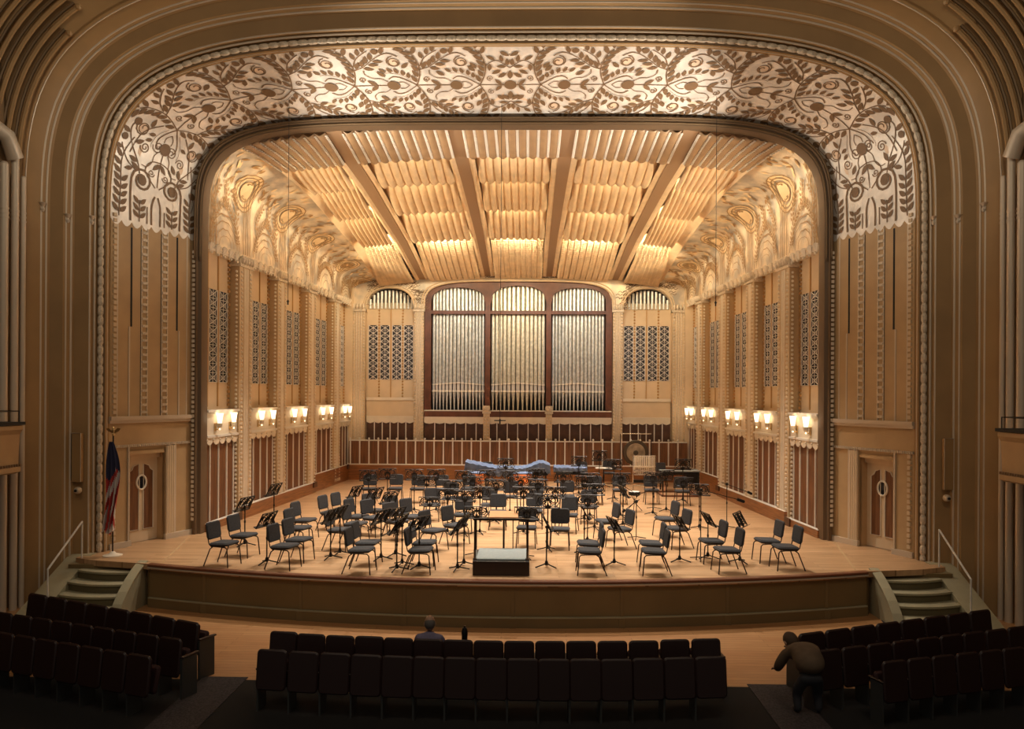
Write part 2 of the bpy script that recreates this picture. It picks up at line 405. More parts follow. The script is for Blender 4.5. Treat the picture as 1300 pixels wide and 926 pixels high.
# relief drawing on a mapped surface -------------------------------------------------
class Relief:
    def __init__(s, fn, off=.012, clear=0): s.fn = fn; s.off = off; s.mb = MB(); s.clear = clear; s.occ = {}; s.queue = []
    def mark(s, x, y): s.occ.setdefault((int(x // .1), int(y // .1)), []).append((x, y))
    def near(s, x, y, d):
        i, j = int(x // .1), int(y // .1); n = int(d // .1) + 1
        for a in range(i - n, i + n + 1):
            for b in range(j - n, j + n + 1):
                for (p, q) in s.occ.get((a, b), ()):
                    if (p - x)**2 + (q - y)**2 < d * d: return True
        return False
    def flush(s):
        c = s.clear; s.clear = 0
        for x, y, a, l, w in s.queue:
            P = [(x + l*t*math.cos(a), y + l*t*math.sin(a)) for t in (.45, .75, 1.05)]
            if any(s.near(px_, py_, c) for px_, py_ in P): continue
            s.leaf(x, y, a, l, w)
            for t in (.3, .6, .9): s.mark(x + l*t*math.cos(a), y + l*t*math.sin(a))
        s.queue = []
    def pt(s, u, v, k=1.0):
        e = .01; p = Vector(s.fn(u, v)); a = Vector(s.fn(u + e, v)) - p; b = Vector(s.fn(u, v + e)) - p
        n = a.cross(b)
        if n.length < 1e-9: return p
        n.normalize()
        return p + n * s.off * k * s.sgn
    sgn = 1
    def smooth(s, P, n=6):
        out = []
        Q = [P[0]] + list(P) + [P[-1]]
        for i in range(1, len(Q) - 2):
            p0, p1, p2, p3 = Q[i-1], Q[i], Q[i+1], Q[i+2]
            for k in range(n):
                t = k / n
                out.append(tuple(.5 * ((2*p1[j]) + (-p0[j]+p2[j])*t + (2*p0[j]-5*p1[j]+4*p2[j]-p3[j])*t*t + (-p0[j]+3*p1[j]-3*p2[j]+p3[j])*t**3) for j in (0, 1)))
        out.append(tuple(P[-1])); return out
    def stroke(s, P, w=.03, raw=False):
        if not raw: P = s.smooth(P)
        L, R = [], []
        if s.clear:
            for (xa, ya), (xb, yb_) in zip(P, P[1:]):
                k_ = max(1, int(math.hypot(xb-xa, yb_-ya) / .04))
                for t_ in range(k_): s.mark(xa + (xb-xa)*t_/k_, ya + (yb_-ya)*t_/k_)
        for i, p in enumerate(P):
            q0, q1 = P[max(0, i-1)], P[min(len(P)-1, i+1)]
            dx, dy = q1[0]-q0[0], q1[1]-q0[1]; l = math.hypot(dx, dy) or 1
            nx, ny = -dy/l*w/2, dx/l*w/2
            L.append(s.pt(p[0]+nx, p[1]+ny)); R.append(s.pt(p[0]-nx, p[1]-ny))
        s.mb.grid([L, R]); return P
    def leaf(s, x, y, a, l=.2, w=.07):
        if s.clear: s.queue.append((x, y, a, l, w)); return
        c, sn = math.cos(a), math.sin(a); pts = []; l *= 1.28; w *= 1.42
        prof = [(0, 0), (.25, .42), (.5, .5), (.78, .3), (1, 0), (.78, -.3), (.5, -.5), (.25, -.42)]
        for t, k in prof:
            u = t * l; v = k * w; pts.append(s.pt(x + u * c - v * sn, y + u * sn + v * c, 1.3))
        s.mb.add(pts, [tuple(range(8))])
    def disc(s, x, y, r, n=12, k=1.5, ry=None):
        ry = ry or r
        for i in range(8): s.mark(x + r*math.cos(i*PI/4), y + r*math.sin(i*PI/4))
        s.mb.add([s.pt(x + r * math.cos(2*PI*i/n), y + ry * math.sin(2*PI*i/n), k) for i in range(n)], [tuple(range(n))])
    def poly(s, P, k=.6):
        s.mb.add([s.pt(x, y, k) for x, y in P], [tuple(range(len(P)))])
    def ring(s, x, y, r, w=.03, n=16):
        for i in range(10): s.mark(x + r*math.cos(i*PI/5), y + r*math.sin(i*PI/5))
        s.mb.grid([[s.pt(x + q * math.cos(2*PI*i/n), y + q * math.sin(2*PI*i/n)) for i in range(n+1)] for q in (r - w/2, r + w/2)])
    def spiral(s, x, y, r, turns=1.6, a0=0, sg=1, w=.025):
        P = []
        N = int(turns * 12)
        for i in range(N + 1):
            t = i / N; q = r * (1 - .85 * t); a = a0 + sg * turns * 2 * PI * t
            P.append((x + q * math.cos(a), y + q * math.sin(a)))
        s.stroke(P, w, True)
    def branch(s, P, sp=.2, l=.2, w=.075, sw=.026, skip=0, ang=.75, side=(1, -1)):
        Q = s.smooth(P); s.stroke(Q, sw, True)
        d = sp * .4 + skip; acc = 0; k = 0
        for i in range(len(Q) - 1):
            (x0, y0), (x1, y1) = Q[i], Q[i+1]; L = math.hypot(x1-x0, y1-y0)
            while L > 0 and d <= acc + L:
                t = (d - acc) / L; x, y = x0 + (x1-x0)*t, y0 + (y1-y0)*t; a = math.atan2(y1-y0, x1-x0)
                for sd in side:
                    aa = a + sd * ang
                    s.leaf(x + .03*math.cos(aa), y + .03*math.sin(aa), aa, l, w)
                d += sp; k += 1
            acc += L
# fascia map: u = arc length from the crown centre, v = 0 at inner edge .. 2.36 outer edge
A2, B2 = arch(9.0, 11.35, 7.0, 3.95, 6.99, 8, 192), arch(8.0, 10.53, 6.9, 5.4, 6.89, 8, 192)
A2 = A2[8:-8]; B2 = B2[8:-8]      # curved part, left->right
NC = len(A2)
mid = [((x+x2)/2, (z+z2)/2) for (x, z), (x2, z2) in zip(A2, B2)]
half = sum(math.hypot(mid[i+1][0]-mid[i][0], mid[i+1][1]-mid[i][1]) for i in range(NC//2))
FWD = 2.36
def fas_map(u, v):
    t = v / FWD; f = (u / half) * (NC // 2) + NC // 2
    if 0 <= f <= NC - 1:
        i = min(int(f), NC - 2); g = f - i
        ax, az = A2[i][0] + (A2[i+1][0]-A2[i][0])*g, A2[i][1] + (A2[i+1][1]-A2[i][1])*g
        bx, bz = B2[i][0] + (B2[i+1][0]-B2[i][0])*g, B2[i][1] + (B2[i+1][1]-B2[i][1])*g
    else:
        sg = -1 if f < 0 else 1; e = abs(u) - half
        ax, az, bx, bz = sg * 9.0, 7.0 - e, sg * 8.0, 6.9 - e
    return (bx + (ax-bx)*t, 19.8 - 2.2*t, bz + (az-bz)*t)
rel = Relief(fas_map, .012, .066); pch = Relief(fas_map, .008)
rel.sgn = pch.sgn = 1
p0 = Vector(fas_map(0, 1)); 
if (rel.pt(0, 1) - p0).z > 0: rel.sgn = pch.sgn = -1
def X(P, g, c=0): return [(g * (x + c), y) for x, y in P]
MIDV = 1.18
def motif(g, c):
    def m(P): return [(g * (x + c), y) for x, y in P]
    def lf(x, y, a, l=.2, w=.075): rel.leaf(g * (x + c), y, a if g > 0 else PI - a, l, w)
    for k in (1, -1):
        def q(P): return [(g * (x + c), MIDV + k * (y)) for x, y in P]
        # tall stem rising from the knot, leaves on both sides
        rel.branch(q([(0, 0), (-.13, .32), (-.17, .62), (-.1, .95), (.02, 1.12)]), .185, .2, .078)
        # long sprig sweeping to a ring
        rel.branch(q([(1.34, .50), (1.1, .60), (.85, .80), (.62, .96), (.42, 1.02), (.24, .92)]), .165, .19, .075)
        rel.branch(q([(1.30, .62), (1.18, .85), (.98, 1.02), (.85, 1.10)]), .16, .17, .07)
        cx, cy = g * (.36 + c), MIDV + k * .74
        rel.spiral(cx, cy, .19, 1.1, PI/2*k, -k*g, .028)
        rel.ring(cx, cy, .12, .022); pch.disc(cx, cy, .105, k=.7)
        # heart-shaped outline holding the disc
        rel.stroke(q([(0, 0), (.16, .13), (.34, .25), (.50, .28), (.62, .2)]), .028)
        rel.branch(q([(.1, .17), (.32, .34), (.56, .40), (.66, .38)]), .13, .15, .065, .01, 0, .9, (k * g,))
        rel.stroke(q([(.66, .12), (.80, .22), (.98, .24), (1.12, .36), (1.12, .50)]), .02)
        pch.poly(q([(.70, .60), (.80, .66), (.92, .64), (.98, .56), (.88, .56), (.78, .54)]))
        rel.spiral(g * (1.22 + c), MIDV + k * .2, .09, 1.5, -k * PI/2, k * g, .024)
        for x_ in (.80, .94, 1.08): lf(x_, MIDV, k * .75, .21, .08)
        lf(.14, MIDV + k * .52, k * .9, .17, .07); lf(1.38, MIDV + k * .34, PI - k * .5, .16, .07)
        lf(.62, MIDV + k * .60, k * 1.2, .17, .07)
    for k in (1, -1): rel.stroke(m([(.18, MIDV), (.30, MIDV + k*.10), (.42, MIDV + k*.10)]), .02)
    rel.disc(g * (.56 + c), MIDV, .15, 14)
    rel.stroke(m([(.66, MIDV), (1.5, MIDV)]), .024)
    rel.disc(g * (1.36 + c), .16, .095, 10); rel.stroke(m([(1.36, .16), (1.55, .1), (1.8, .17)]), .018)
    rel.disc(g * (.7 + c), 2.26, .08, 10)
rel.disc(0, MIDV, .15, 14)
for k in (1, -1):
    rel.leaf(0, MIDV + .2 * k, k * PI / 2, .22, .09)
for g in (1, -1):
    for k in (1, -1):
        rel.branch([(0, MIDV + k*.55), (g*.3, MIDV + k*.78), (g*.55, MIDV + k*.62)], .16, .18, .07)
        pch.poly([(g*.15, MIDV + k*.25), (g*.2, MIDV + k*.5), (g*.5, MIDV + k*.6), (g*.3, MIDV + k*.42)])
        rel.spiral(g * .46, MIDV + k * .22, .09, 1.5, -k*PI/2, k*g, .02)
        rel.leaf(g*.2, MIDV, (k * .9) if g > 0 else PI - k * .9, .2, .07)
    rel.stroke([(g*.12, MIDV), (g*.72, MIDV)], .022)
    U = .72
    SB = half - 1.15
    for i in range(6):
        if U + 1.5 < SB + .3: motif(g, U)
        U += 1.5
    # fountain at the foot of the relief
    e = half - 1.0     # lower end
    for k in (1, -1):
        rel.spiral(g * (e - .55), MIDV + k * .42, .28, 1.9, k * PI / 2, k * g, .055)
        rel.disc(g * (e - .55), MIDV + k * .42, .11, 12)
        rel.stroke([(g*(e - .55), MIDV + k*.70), (g*(e - .2), MIDV + k*.70), (g*(e + .45), MIDV + k*.68)], .05)
        rel.branch([(g*(e + .4), MIDV + k*.98), (g*(e - .3), MIDV + k*.96), (g*(e - .9), MIDV + k*1.0), (g*(e - 1.4), MIDV + k*.85)], .17, .18, .075)
        rel.branch([(g*(e + .4), MIDV + k*.45), (g*(e - .1), MIDV + k*.45)], .16, .17, .07)
        rel.stroke([(g*(e + .4), MIDV + k*.12), (g*(e - .05), MIDV + k*.12), (g*(e-.3), MIDV+k*.04)], .045); rel.stroke([(g*(e + .4), MIDV + k*.24), (g*(e - .0), MIDV + k*.24)], .03)
        rel.spiral(g * (e - 1.45), MIDV + k * .20, .15, 1.7, PI / 2, k, .026)
        rel.spiral(g * (e - 1.30), MIDV + k * .52, .13, 1.7, PI / 2, k, .026)
        rel.stroke([(g*(e - .5), MIDV + k*.05), (g*(e - .8), MIDV + k*.36), (g*(e - 1.05), MIDV + k*.26), (g*(e - 1.12), MIDV)], .028)
        rel.branch([(g*(e - 1.05), MIDV + k*.85), (g*(e - 1.6), MIDV + k*.70), (g*(e - 1.95), MIDV + k*.35)], .17, .18, .075)
        rel.disc(g*(e - 1.75), MIDV + k * .95, .09)
    for a in (-.6, -.3, 0, .3, .6):
        rel.leaf(g*(e - .66), MIDV, (PI if g > 0 else 0) + a, .34, .05)
rel.flush()
# small leaves in the open ground between the stems
rel.clear = 0
for k in range(5200):
    u = random.uniform(0, half - 1.6); v = random.uniform(.12, 2.26)
    a = random.choice((.8, -.8, 2.3, -2.3)) + random.uniform(-.3, .3)
    P = [(u + d*math.cos(a), v + d*math.sin(a)) for d in (0, .1, .2)]
    if all(0.05 < y < 2.31 for _, y in P) and not any(rel.near(x, y, .088) for x, y in P):
        for g in (1, -1): rel.leaf(g*u, v, a if g > 0 else PI - a, .19, .08)
        for d in (0, .07, .14, .2): rel.mark(u + d*math.cos(a), v + d*math.sin(a))
rel.mb.build('leaf_relief', 'leafbrown', crown); pch.mb.build('petal_relief', 'peach', crown)

# inner arch frame (dark gilt mouldings with light beads)
def inner_arch(o, z0=0): return arch(8.0 - o, 10.53 - o, 6.9, 5.4, z0)
mb = MB()
prof = [(0, 19.72), (.02, 19.64), (.10, 19.62), (.12, 19.7), (.2, 19.72), (.22, 19.8), (.22, 20.06)]
mb.grid([[(x, Y, z) for x, z in inner_arch(o)] for o, Y in prof])
fr = struct(mb.build('trim_1', 'frame', smooth=True, angle=25))
mb = MB()
for o, Y, r in ((.06, 19.62, .02), (.16, 19.70, .025)): mb.tube([(x, Y, z) for x, z in inner_arch(o, 7.0)], r, 6)
mb.build('dark_molding', 'darkgilt', fr, True)
mb = MB()
for s in (-1, 1):
    for k in range(58):
        z = .35 + k * .118
        mb.box(s*7.97 - .035, s*7.97 + .035, 19.62, 19.68, z, z + .075)
mb.build('bead_strip', 'cream', fr)

# side fascia lower panels
for s, nm in ((-1, 'left'), (1, 'right')):
    mb = MB()
    w_d0, w_d1 = fw(166), fw(209)
    fhex(mb, s, 0, w_d0, -.06, .0, 0, 2.3); fhex(mb, s, w_d1, FL, -.06, .0, 0, 2.3)
    fhex(mb, s, w_d0, w_d1, -.06, 0, 2.2, 2.3)
    fhex(mb, s, 0, FL, -.06, 0, 2.3, 3.02)
    fhex(mb, s, 0, FL, -.06, .016, 3.02, 7.52)
    # door recess sides
    fhex(mb, s, w_d0 - .03, w_d0, -.4, .0, 0, 2.25); fhex(mb, s, w_d1, w_d1 + .03, -.4, .0, 0, 2.25); fhex(mb, s, w_d0, w_d1, -.4, 0, 2.12, 2.25)
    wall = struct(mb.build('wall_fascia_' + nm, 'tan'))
    mb = MB()
    fhex(mb, s, -.02, FL, 0, .10, 2.93, 3.02); fhex(mb, s, -.02, FL, 0, .06, 2.86, 2.93)
    fhex(mb, s, 0, w_d0, 0, .05, 0, .13); fhex(mb, s, w_d1, FL, 0, .07, 0, .13)
    n = 44
    for i in range(n): fhex(mb, s, FL*i/n, FL*(i+.6)/n, 0, .05, 2.30, 2.36)
    for w, zz in ((fw(148), 7.5), (fw(236), 7.5)):
        fhex(mb, s, w - .015, w + .015, 0, .02, 3.02, zz)
    for px in (163, 226): fhex(mb, s, fw(px) - .02, fw(px) + .02, 0, .03, 3.02, 5.1)
    for px in (163, 215, 222): fhex(mb, s, fw(px) - .02, fw(px) + .02, 0, .04, .0, 2.3)
    mb.build('pale_molding', 'gilt_line', wall)
    mb = MB()
    for px in (165.5, 223.5): fhex(mb, s, fw(px) - .022, fw(px) + .022, .016, .024, 5.1, 7.4)
    for px in (178, 203.5): fhex(mb, s, fw(px) - .015, fw(px) + .015, .016, .024, 3.02, 7.4)
    mb.build('light_slot', 'black', wall)
    mb = MB()
    for px in (182, 207.5):
        w = fw(px)
        fhex(mb, s, w - .095, w - .065, 0, .035, 3.02, 7.45); fhex(mb, s, w + .065, w + .095, 0, .035, 3.02, 7.45)
        for k in range(26): fhex(mb, s, w - .07, w + .07, 0, .05, 3.08 + k * .169, 3.14 + k * .169)
    mb.build('ladder_molding', 'ornament', wall)
    # fluted jamb beside door, beaded edge strips
    mb = MB()
    for k in range(60): fhex(mb, s, .06, .14, 0, .05, .2 + k*.125, .28 + k*.125) if not (2.2 < .2 + k*.125 < 3.0) else None
    for k in range(4): 
        w = fw(212 + k*2.6)
        mb.tube([fp(s, w, .02, .13), fp(s, w, .02, 2.28)], .035, 6)
    mb.build('bead_strip', 'tanlit', wall, True)
    # scalloped lower border of the relief
    mb = MB()
    n = 9
    for i in range(n):
        w0 = FL * i / n; w1 = FL * (i + 1) / n
        P = [fp(s, w0 + (w1-w0)*t, .022, 7.52 - .12*math.sin(PI*t)) for t in (0, .2, .4, .6, .8, 1)] + [fp(s, w1, .022, 7.56), fp(s, w0, .022, 7.56)]
        mb.add(P, [tuple(range(8))])
    mb.build('scallop_border', 'silver', wall)
    # door
    dr = MB()
    fhex(dr, s, w_d0, w_d1, -.30, -.24, 0.01, 2.0); fhex(dr, s, w_d0, w_d1, -.28, -.15, 2.0, 2.12)
    do = struct(dr.build('door_1' if s < 0 else 'door_2', 'tanlit'))
    W0, W1 = w_d0 + .14, w_d1 - .12; WC = (W0 + W1) / 2
    mb = MB()
    def pan(a, b, flip):
        top = [(a, 1.68), (a + (b-a)*.3, 1.74), (a + (b-a)*.45, 1.82), (b, 1.86)] if not flip else [(a, 1.86), (a + (b-a)*.55, 1.82), (a + (b-a)*.7, 1.74), (b, 1.68)]
        P = [(a, .30), (b, .30)] + top[::-1]
        mb.add([fp(s, w, -.235, z) for w, z in P], [tuple(range(len(P)))])
        return P
    P1 = pan(W0, WC - .06, False); P2 = pan(WC + .06, W1, True)
    mb.build('wood_inset', 'wood', do)
    mb = MB()
    for P in (P1, P2): mb.tube([fp(s, w, -.23, z) for w, z in P], .016, 5, closed=True)
    mb.tube([fp(s, WC + .13*math.cos(a/12*PI), -.22, 1.42 + .17*math.sin(a/12*PI)) for a in range(24)], .025, 6, closed=True)
    mb.build('white_molding', 'cream', do, True)
    mb = MB(); mb.add([fp(s, WC + .12*math.cos(a/12*PI), -.22, 1.42 + .16*math.sin(a/12*PI)) for a in range(24)], [tuple(range(24))])
    mb.build('oval_window', 'glassdark', do)
    mb = MB(); hw_ = w_d0 + .06
    mb.tube([fp(s, hw_, -.2, .95), fp(s, hw_, -.2, 1.2)], .015, 6); mb.build('door_handle', 'brass', do)

# ---- stage shell side walls
def LX(Y): return 7.8 - .0645 * (Y - 20)
def wp(s, Y, d, z): return (s * (LX(Y) - d), Y, z)
def whex(mb, s, Y0, Y1, d0, d1, z0, z1):
    mb.hexa([wp(s, Y0, d0, z0), wp(s, Y1, d0, z0), wp(s, Y1, d1, z0), wp(s, Y0, d1, z0), wp(s, Y0, d0, z1), wp(s, Y1, d0, z1), wp(s, Y1, d1, z1), wp(s, Y0, d1, z1)])
PIL = [(21.95, 22.78), (24.75, 25.45), (27.58, 28.32), (30.5, 31.2)]
BAY = [(20.06, 21.95), (22.78, 24.75), (25.45, 27.58), (28.32, 30.5), (31.2, 32.7)]
SPR = 7.35; REC = .29; RLO = .09
for s, nm in ((-1, 'left'), (1, 'right')):
    mb = MB()
    for y0, y1 in BAY:
        whex(mb, s, y0, y1, -REC - .1, -REC, 2.2, SPR + .1)
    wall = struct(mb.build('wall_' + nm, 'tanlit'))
    mb = MB()
    for y0, y1 in BAY: whex(mb, s, y0, y1, -REC - .1, -RLO, 0, 2.35)
    mb.build('wood_panelling', 'wood', wall)
    mb = MB(); mg = MB(); ml = MB(); mt = MB(); md = MB()
    for i, (y0, y1) in enumerate(BAY):
        W_ = y1 - y0
        for t in (.18, .44, .70, .92):
            y = y0 + W_ * t; whex(mb, s, y - .02, y + .02, -RLO, -RLO + .03, .15, 2.33)
        # grilles: two strips, with rails between
        for t0, t1 in ((.35, .60), (.67, .92)):
            a, b = y0 + W_*t0, y0 + W_*t1
            whex(mg, s, a, b, -REC, -REC + .01, 3.85, 6.35)
            nz = 10
            for k in range(nz):
                z = 3.85 + 2.5 * k / nz; h = 2.5 / nz; c = (a + b) / 2
                # tulip lattice: frame bars and petals
                whex(ml, s, a, b, -REC, -REC + .03, z, z + .014)
                for (ya, za, yb, zb) in ((a, z + .02, c, z + h*.5), (b, z + .02, c, z + h*.5), (a, z + h, c, z + h*.5), (b, z + h, c, z + h*.5), (c, z, c, z + h), (a + (b-a)*.25, z + h*.75, a + (b-a)*.25, z + h*.25), (a + (b-a)*.75, z + h*.75, a + (b-a)*.75, z + h*.25)):
                    ml.tube([wp(s, ya, -REC + .02, za), wp(s, yb, -REC + .02, zb)], .0105, 4)
            for yy in (a, b): whex(ml, s, yy - .012, yy + .012, -REC, -REC + .035, 3.85, 6.35)
        for t in (.08, .315, .635):
            y = y0 + W_*t; whex(mt, s, y - .02, y + .02, -REC, -REC + .03, 3.2, SPR)
        y = y0 + W_*.965
        for k in range(34): whex(mt, s, y - .04, y + .04, -REC, -REC + .05, 3.2 + k*.122, 3.27 + k*.122)
    mb.build('white_batten', 'stripe', wall); mg.build('grille', 'grilledark', wall); ml.build('grille_lattice', 'grille', wall)
    mt.build('panel_molding', 'ornament_brown', wall)
    # pilasters
    for i, (y0, y1) in enumerate(PIL + [(19.92, 20.06)]):
        mb = MB(); z0 = .1
        whex(mb, s, y0, y1, -REC, 0, z0, SPR)
        p = mb.build('pilaster', 'tan', wall)
        if i == 4: continue
        mb = MB(); w = y1 - y0
        # fluting in the middle
        for t in (.38, .5, .62): mb.tube([wp(s, y0 + w*t, 0, z0), wp(s, y0 + w*t, 0, SPR - .25)], .045, 6)
        # faces of bead strips at both edges, on the inner face and on the side face turned to the hall
        for t in (.14, .86):
            for k in range(58):
                z = z0 + .1 + k*.119
                mb.ball(wp(s, y0 + w*t, .03, z), .05, 6, (.8, 1.2, .9))
        for k in range(58): mb.ball(wp(s, y0 - .02, -.07, z0 + .1 + k*.119), .042, 6)
        mb.cur = 1
        whex(mb, s, y0, y1, 0, .018, z0, SPR - .2)
        for t in (.27, .73): whex(mb, s, y0 + w*t - .012, y0 + w*t + .012, .018, .04, z0, SPR - .2)
        mb.build('bead_molding', ['cream', 'tanlit'], p, True)
        mb = MB()
        whex(mb, s, y0 - .05, y1 + .05, -REC, .06, SPR - .22, SPR - .14); whex(mb, s, y0 - .02, y1 + .02, -REC, .04, SPR - .14, SPR)
        for k in range(5):
            yy = y0 + w*(k + .5)/5
            mb.ball(wp(s, yy, .06, SPR - .02), .085, 8, (1, .8, 1.5))
        whex(mb, s, y0 - .03, y1 + .03, -REC, .05, z0, z0 + .12)
        mb.build('capital', 'ornament', p, True)
    # shell ornaments crowning each recess, lit
    mb = MB()
    for y0, y1 in BAY:
        for k in range(5):
            yc = y0 + (y1 - y0) * (k + .5) / 5
            for j in range(-2, 3):
                a = j * .45
                mb.tube([wp(s, yc, -.04, SPR - .12), wp(s, yc + .16*math.sin(a), .02, SPR + .02 + .12*math.cos(a))], .028, 5, radii=[.012, .032])
            mb.ball(wp(s, yc, .02, SPR - .13), .04, 8)
        whex(mb, s, y0, y1, -REC, -.02, SPR - .06, SPR + .06)
    mb.build('shell_ornament', 'cream', wall, True)
    # lamp balconies
    for i, (y0, y1) in enumerate(BAY):
        mb = MB(); a, b = y0 + .0, y1 - .06
        whex(mb, s, a, b, -REC, -.02, 2.42, 3.06)
        p = mb.build('lamp_balcony', 'cream', wall)
        mb = MB()
        whex(mb, s, a, b + .02, -REC, .05, 3.06, 3.12); whex(mb, s, a, b + .01, -REC, .02, 3.0, 3.06); whex(mb, s, a, b + .02, -REC, .03, 2.40, 2.46)
        mb.build('balcony_rail', 'stripe', p)
        mb = MB(); n = 5
        for k in range(n):
            ya = a + (b-a)*k/n; yb = a + (b-a)*(k+1)/n
            P = [(ya + (yb-ya)*t, 2.30 - .10*math.sin(PI*t)) for t in (0, .15, .3, .5, .7, .85, 1)] + [(yb, 2.42), (ya, 2.42)]
            m_ = len(P)
            v = [wp(s, y, -.02, z) for y, z in P] + [wp(s, y, .0, z) for y, z in P]
            mb.add(v, [tuple(range(m_)), tuple(range(2*m_ - 1, m_ - 1, -1))] + [(q, (q+1) % m_, m_ + (q+1) % m_, m_ + q) for q in range(m_)])
            mb.ball(wp(s, ya, .01, 2.34), .035, 8)
        mb.build('scalloped_valance', 'cream', p)
    # base of stained wood stepping up to the rear
    for z, y0, y1, d in ((.2, 19.95, 22.0, .06), (.36, 22.0, 28.2, .10), (.62, 28.2, 32.45, .05)):
        mb = MB(); whex(mb, s, y0, y1, -REC + .04, d, 0, z)
        bo = struct(mb.build('baseboard_' + nm, 'woodlow'))
        mb = MB(); whex(mb, s, y0, y1, -.05, d + .004, z, z + .01); mb.build('base_cap', 'stripe', bo)
        mb = MB(); whex(mb, s, y1 - .35, y1 + .01, d, d + .04, z - .16 if z > .3 else 0, z + .02); mb.build('base_end', 'wooddark', bo)

# ---- cove (the curved upper side of the shell)
ZCP = [(20.0, 10.46), (21.8, 10.18), (23.7, 10.0), (26.0, 9.68), (28.8, 9.30), (33.3, 8.40)]
def lerp_tab(T, y):
    if y <= T[0][0]: return T[0][1]
    for (a, va), (b, vb) in zip(T, T[1:]):
        if y <= b: return va + (vb - va) * (y - a) / (b - a)
    return T[-1][1]
def ZC(Y): return lerp_tab(ZCP, Y)
def NN(Y): return lerp_tab([(20, 5.6), (21.2, 7.6), (28, 8.5), (33, 5.5)], Y)
def EDGE(Y): return lerp_tab([(20, .93), (20.8, .885), (21.8, .852), (23.7, .838), (26, .836), (28.8, .838), (33, .857)], Y)
def ZOF(Y): return lerp_tab([(20, 0), (21.8, -.24), (28.8, -.22), (33, -.06)], Y)
def cove(s, Y, q):      # q 0 spring .. 1 at the ceiling edge
    hw = LX(Y); n = NN(Y); zt = ZC(Y) + ZOF(Y); h = zt - SPR
    a1 = math.acos(EDGE(Y) ** (n / 2)); t = q ** 1.6 if q > 0 else 0
    a = a1 * max(0, t)
    return (s * hw * math.cos(a) ** (2 / n), Y, SPR + h * (math.sin(a) ** (2 / n) if a > 0 else 0) + (q * .5 if q < 0 else 0))
Qs = [0, .02, .05, .1, .16, .22, .3, .38, .46, .54, .62, .7, .78, .86, .93, 1]
for s, nm in ((-1, 'left'), (1, 'right')):
    mb = MB()
    mb.grid([[cove(s, 20 + 13 * i / 40, q) for q in Qs] for i in range(41)])
    cv = struct(mb.build('wall_cove_' + nm, 'coveleaf', smooth=True, angle=60))
    # arc-length parametrised map for the relief
    tabs = {}
    def cmap(y, v, s=s):
        y = min(33.2, max(19.9, y)); k = round(y * 20)
        if k not in tabs:
            P = [cove(s, k / 20, q / 60) for q in range(61)]; L = [0]
            for i in range(60): L.append(L[-1] + (Vector(P[i+1]) - Vector(P[i])).length)
            tabs[k] = L
        L = tabs[k]; v = max(0, min(.999, v)) * L[-1]
        lo_, hi_ = 0, 60
        while hi_ - lo_ > 1:
            m_ = (lo_ + hi_) // 2
            if L[m_] <= v: lo_ = m_
            else: hi_ = m_
        f = (lo_ + (v - L[lo_]) / (L[lo_+1] - L[lo_])) / 60
        return cove(s, y, f)
    def HH(y, T=tabs, c=cmap):
        y = min(33.2, max(19.9, y)); c(y, 0); return T[round(y * 20)][-1]
    def mp(y, v, c=cmap): return c(y, v / HH(y))
    r1, r2 = Relief(mp, .026), Relief(mp, .020)
    sg = 1 if (Vector(r1.pt(25, 1)) - Vector(mp(25, 1))).x * s < 0 else -1
    r1.sgn = r2.sgn = sg
    cs = [(a + b) / 2 for a, b in PIL] + [20.25, 32.75]
    for yc in cs:
        H_ = HH(yc)
        for d in (-.21, -.07, .07, .21):
            if 20.05 < yc + d < 32.95: r1.stroke([(yc + d, .03), (yc + d*1.15, H_*.2), (yc + d*.9, H_*.4), (yc + d*1.1, H_*.6), (yc + d * 1.3, H_ * .8)], .045)
    for i, (y0, y1) in enumerate(BAY):
        yc = (y0 + y1) / 2; W_ = y1 - y0; H_ = HH(yc)
        # rosette
        rc, rv = y1 + .1, H_ * .62; R_ = .27 * (H_ / 3.2) + .05
        r2.disc(rc, rv, R_ * 1.02, 18, .8)
        for q in (R_, R_*.76): r1.ring(rc, rv, q, .035)
        for q in (1.35, 1.75): r2.ring(rc, rv, R_*q, .06); r1.ring(rc, rv, R_*(q + .2), .03)
        for k in range(6): r1.leaf(rc + .03*math.cos(k*PI/3), rv + .03*math.sin(k*PI/3), k*PI/3, R_*.6, .1)
        for q in (1.6, 1.85):
            r2.stroke([(rc + R_*q*math.cos(a), rv + R_*q*math.sin(a)) for a in [(-.9 + .2*j) for j in range(15)] if 20.02 < rc + R_*q*math.cos(a) < 32.9], .035)
        # wave arcs over the recess
        for q in (.22, .42, .62, .8):
            R2 = W_ * .52 * q + .12
            P = []
            for k in range(13):
                a = PI * k / 12; P.append((yc + R2 * math.cos(a), .04 + (R2 * 1.05 + .03*(k % 2)) * math.sin(a) * (1.0 if H_ > 2.2 else .7)))
            r1.stroke(P, .025 if q < .8 else .035)
        # tree branches
        top = H_ * .55
        for side in (-1, 1):
            r1.branch([(yc + side*W_*.42, .15), (yc + side*W_*.36, H_*.25), (yc + side*W_*.22, H_*.36), (yc + side*W_*.02, H_*.44)], .13, .13, .05, .022)
            r1.branch([(yc + side*W_*.36, H_*.3), (yc + side*W_*.36, H_*.42), (yc + side*W_*.22, H_*.56)], .13, .13, .05, .02)
        r1.branch([(yc, H_*.36), (yc + .08, H_*.5), (yc - .05, H_*.6)], .12, .12, .05, .02)
        for k in range(34):
            y = yc + random.uniform(-.46, .46)*W_; v = H_ * random.uniform(.55, .98)
            if math.hypot(y - rc, v - rv) > R_*1.9: (r2 if k % 2 else r1).leaf(y, v, random.uniform(.4, 2.6), .2, .06)
    r1.mb.build('line_relief', 'goldrel', cv); r2.mb.build('gold_relief', 'goldlite', cv)
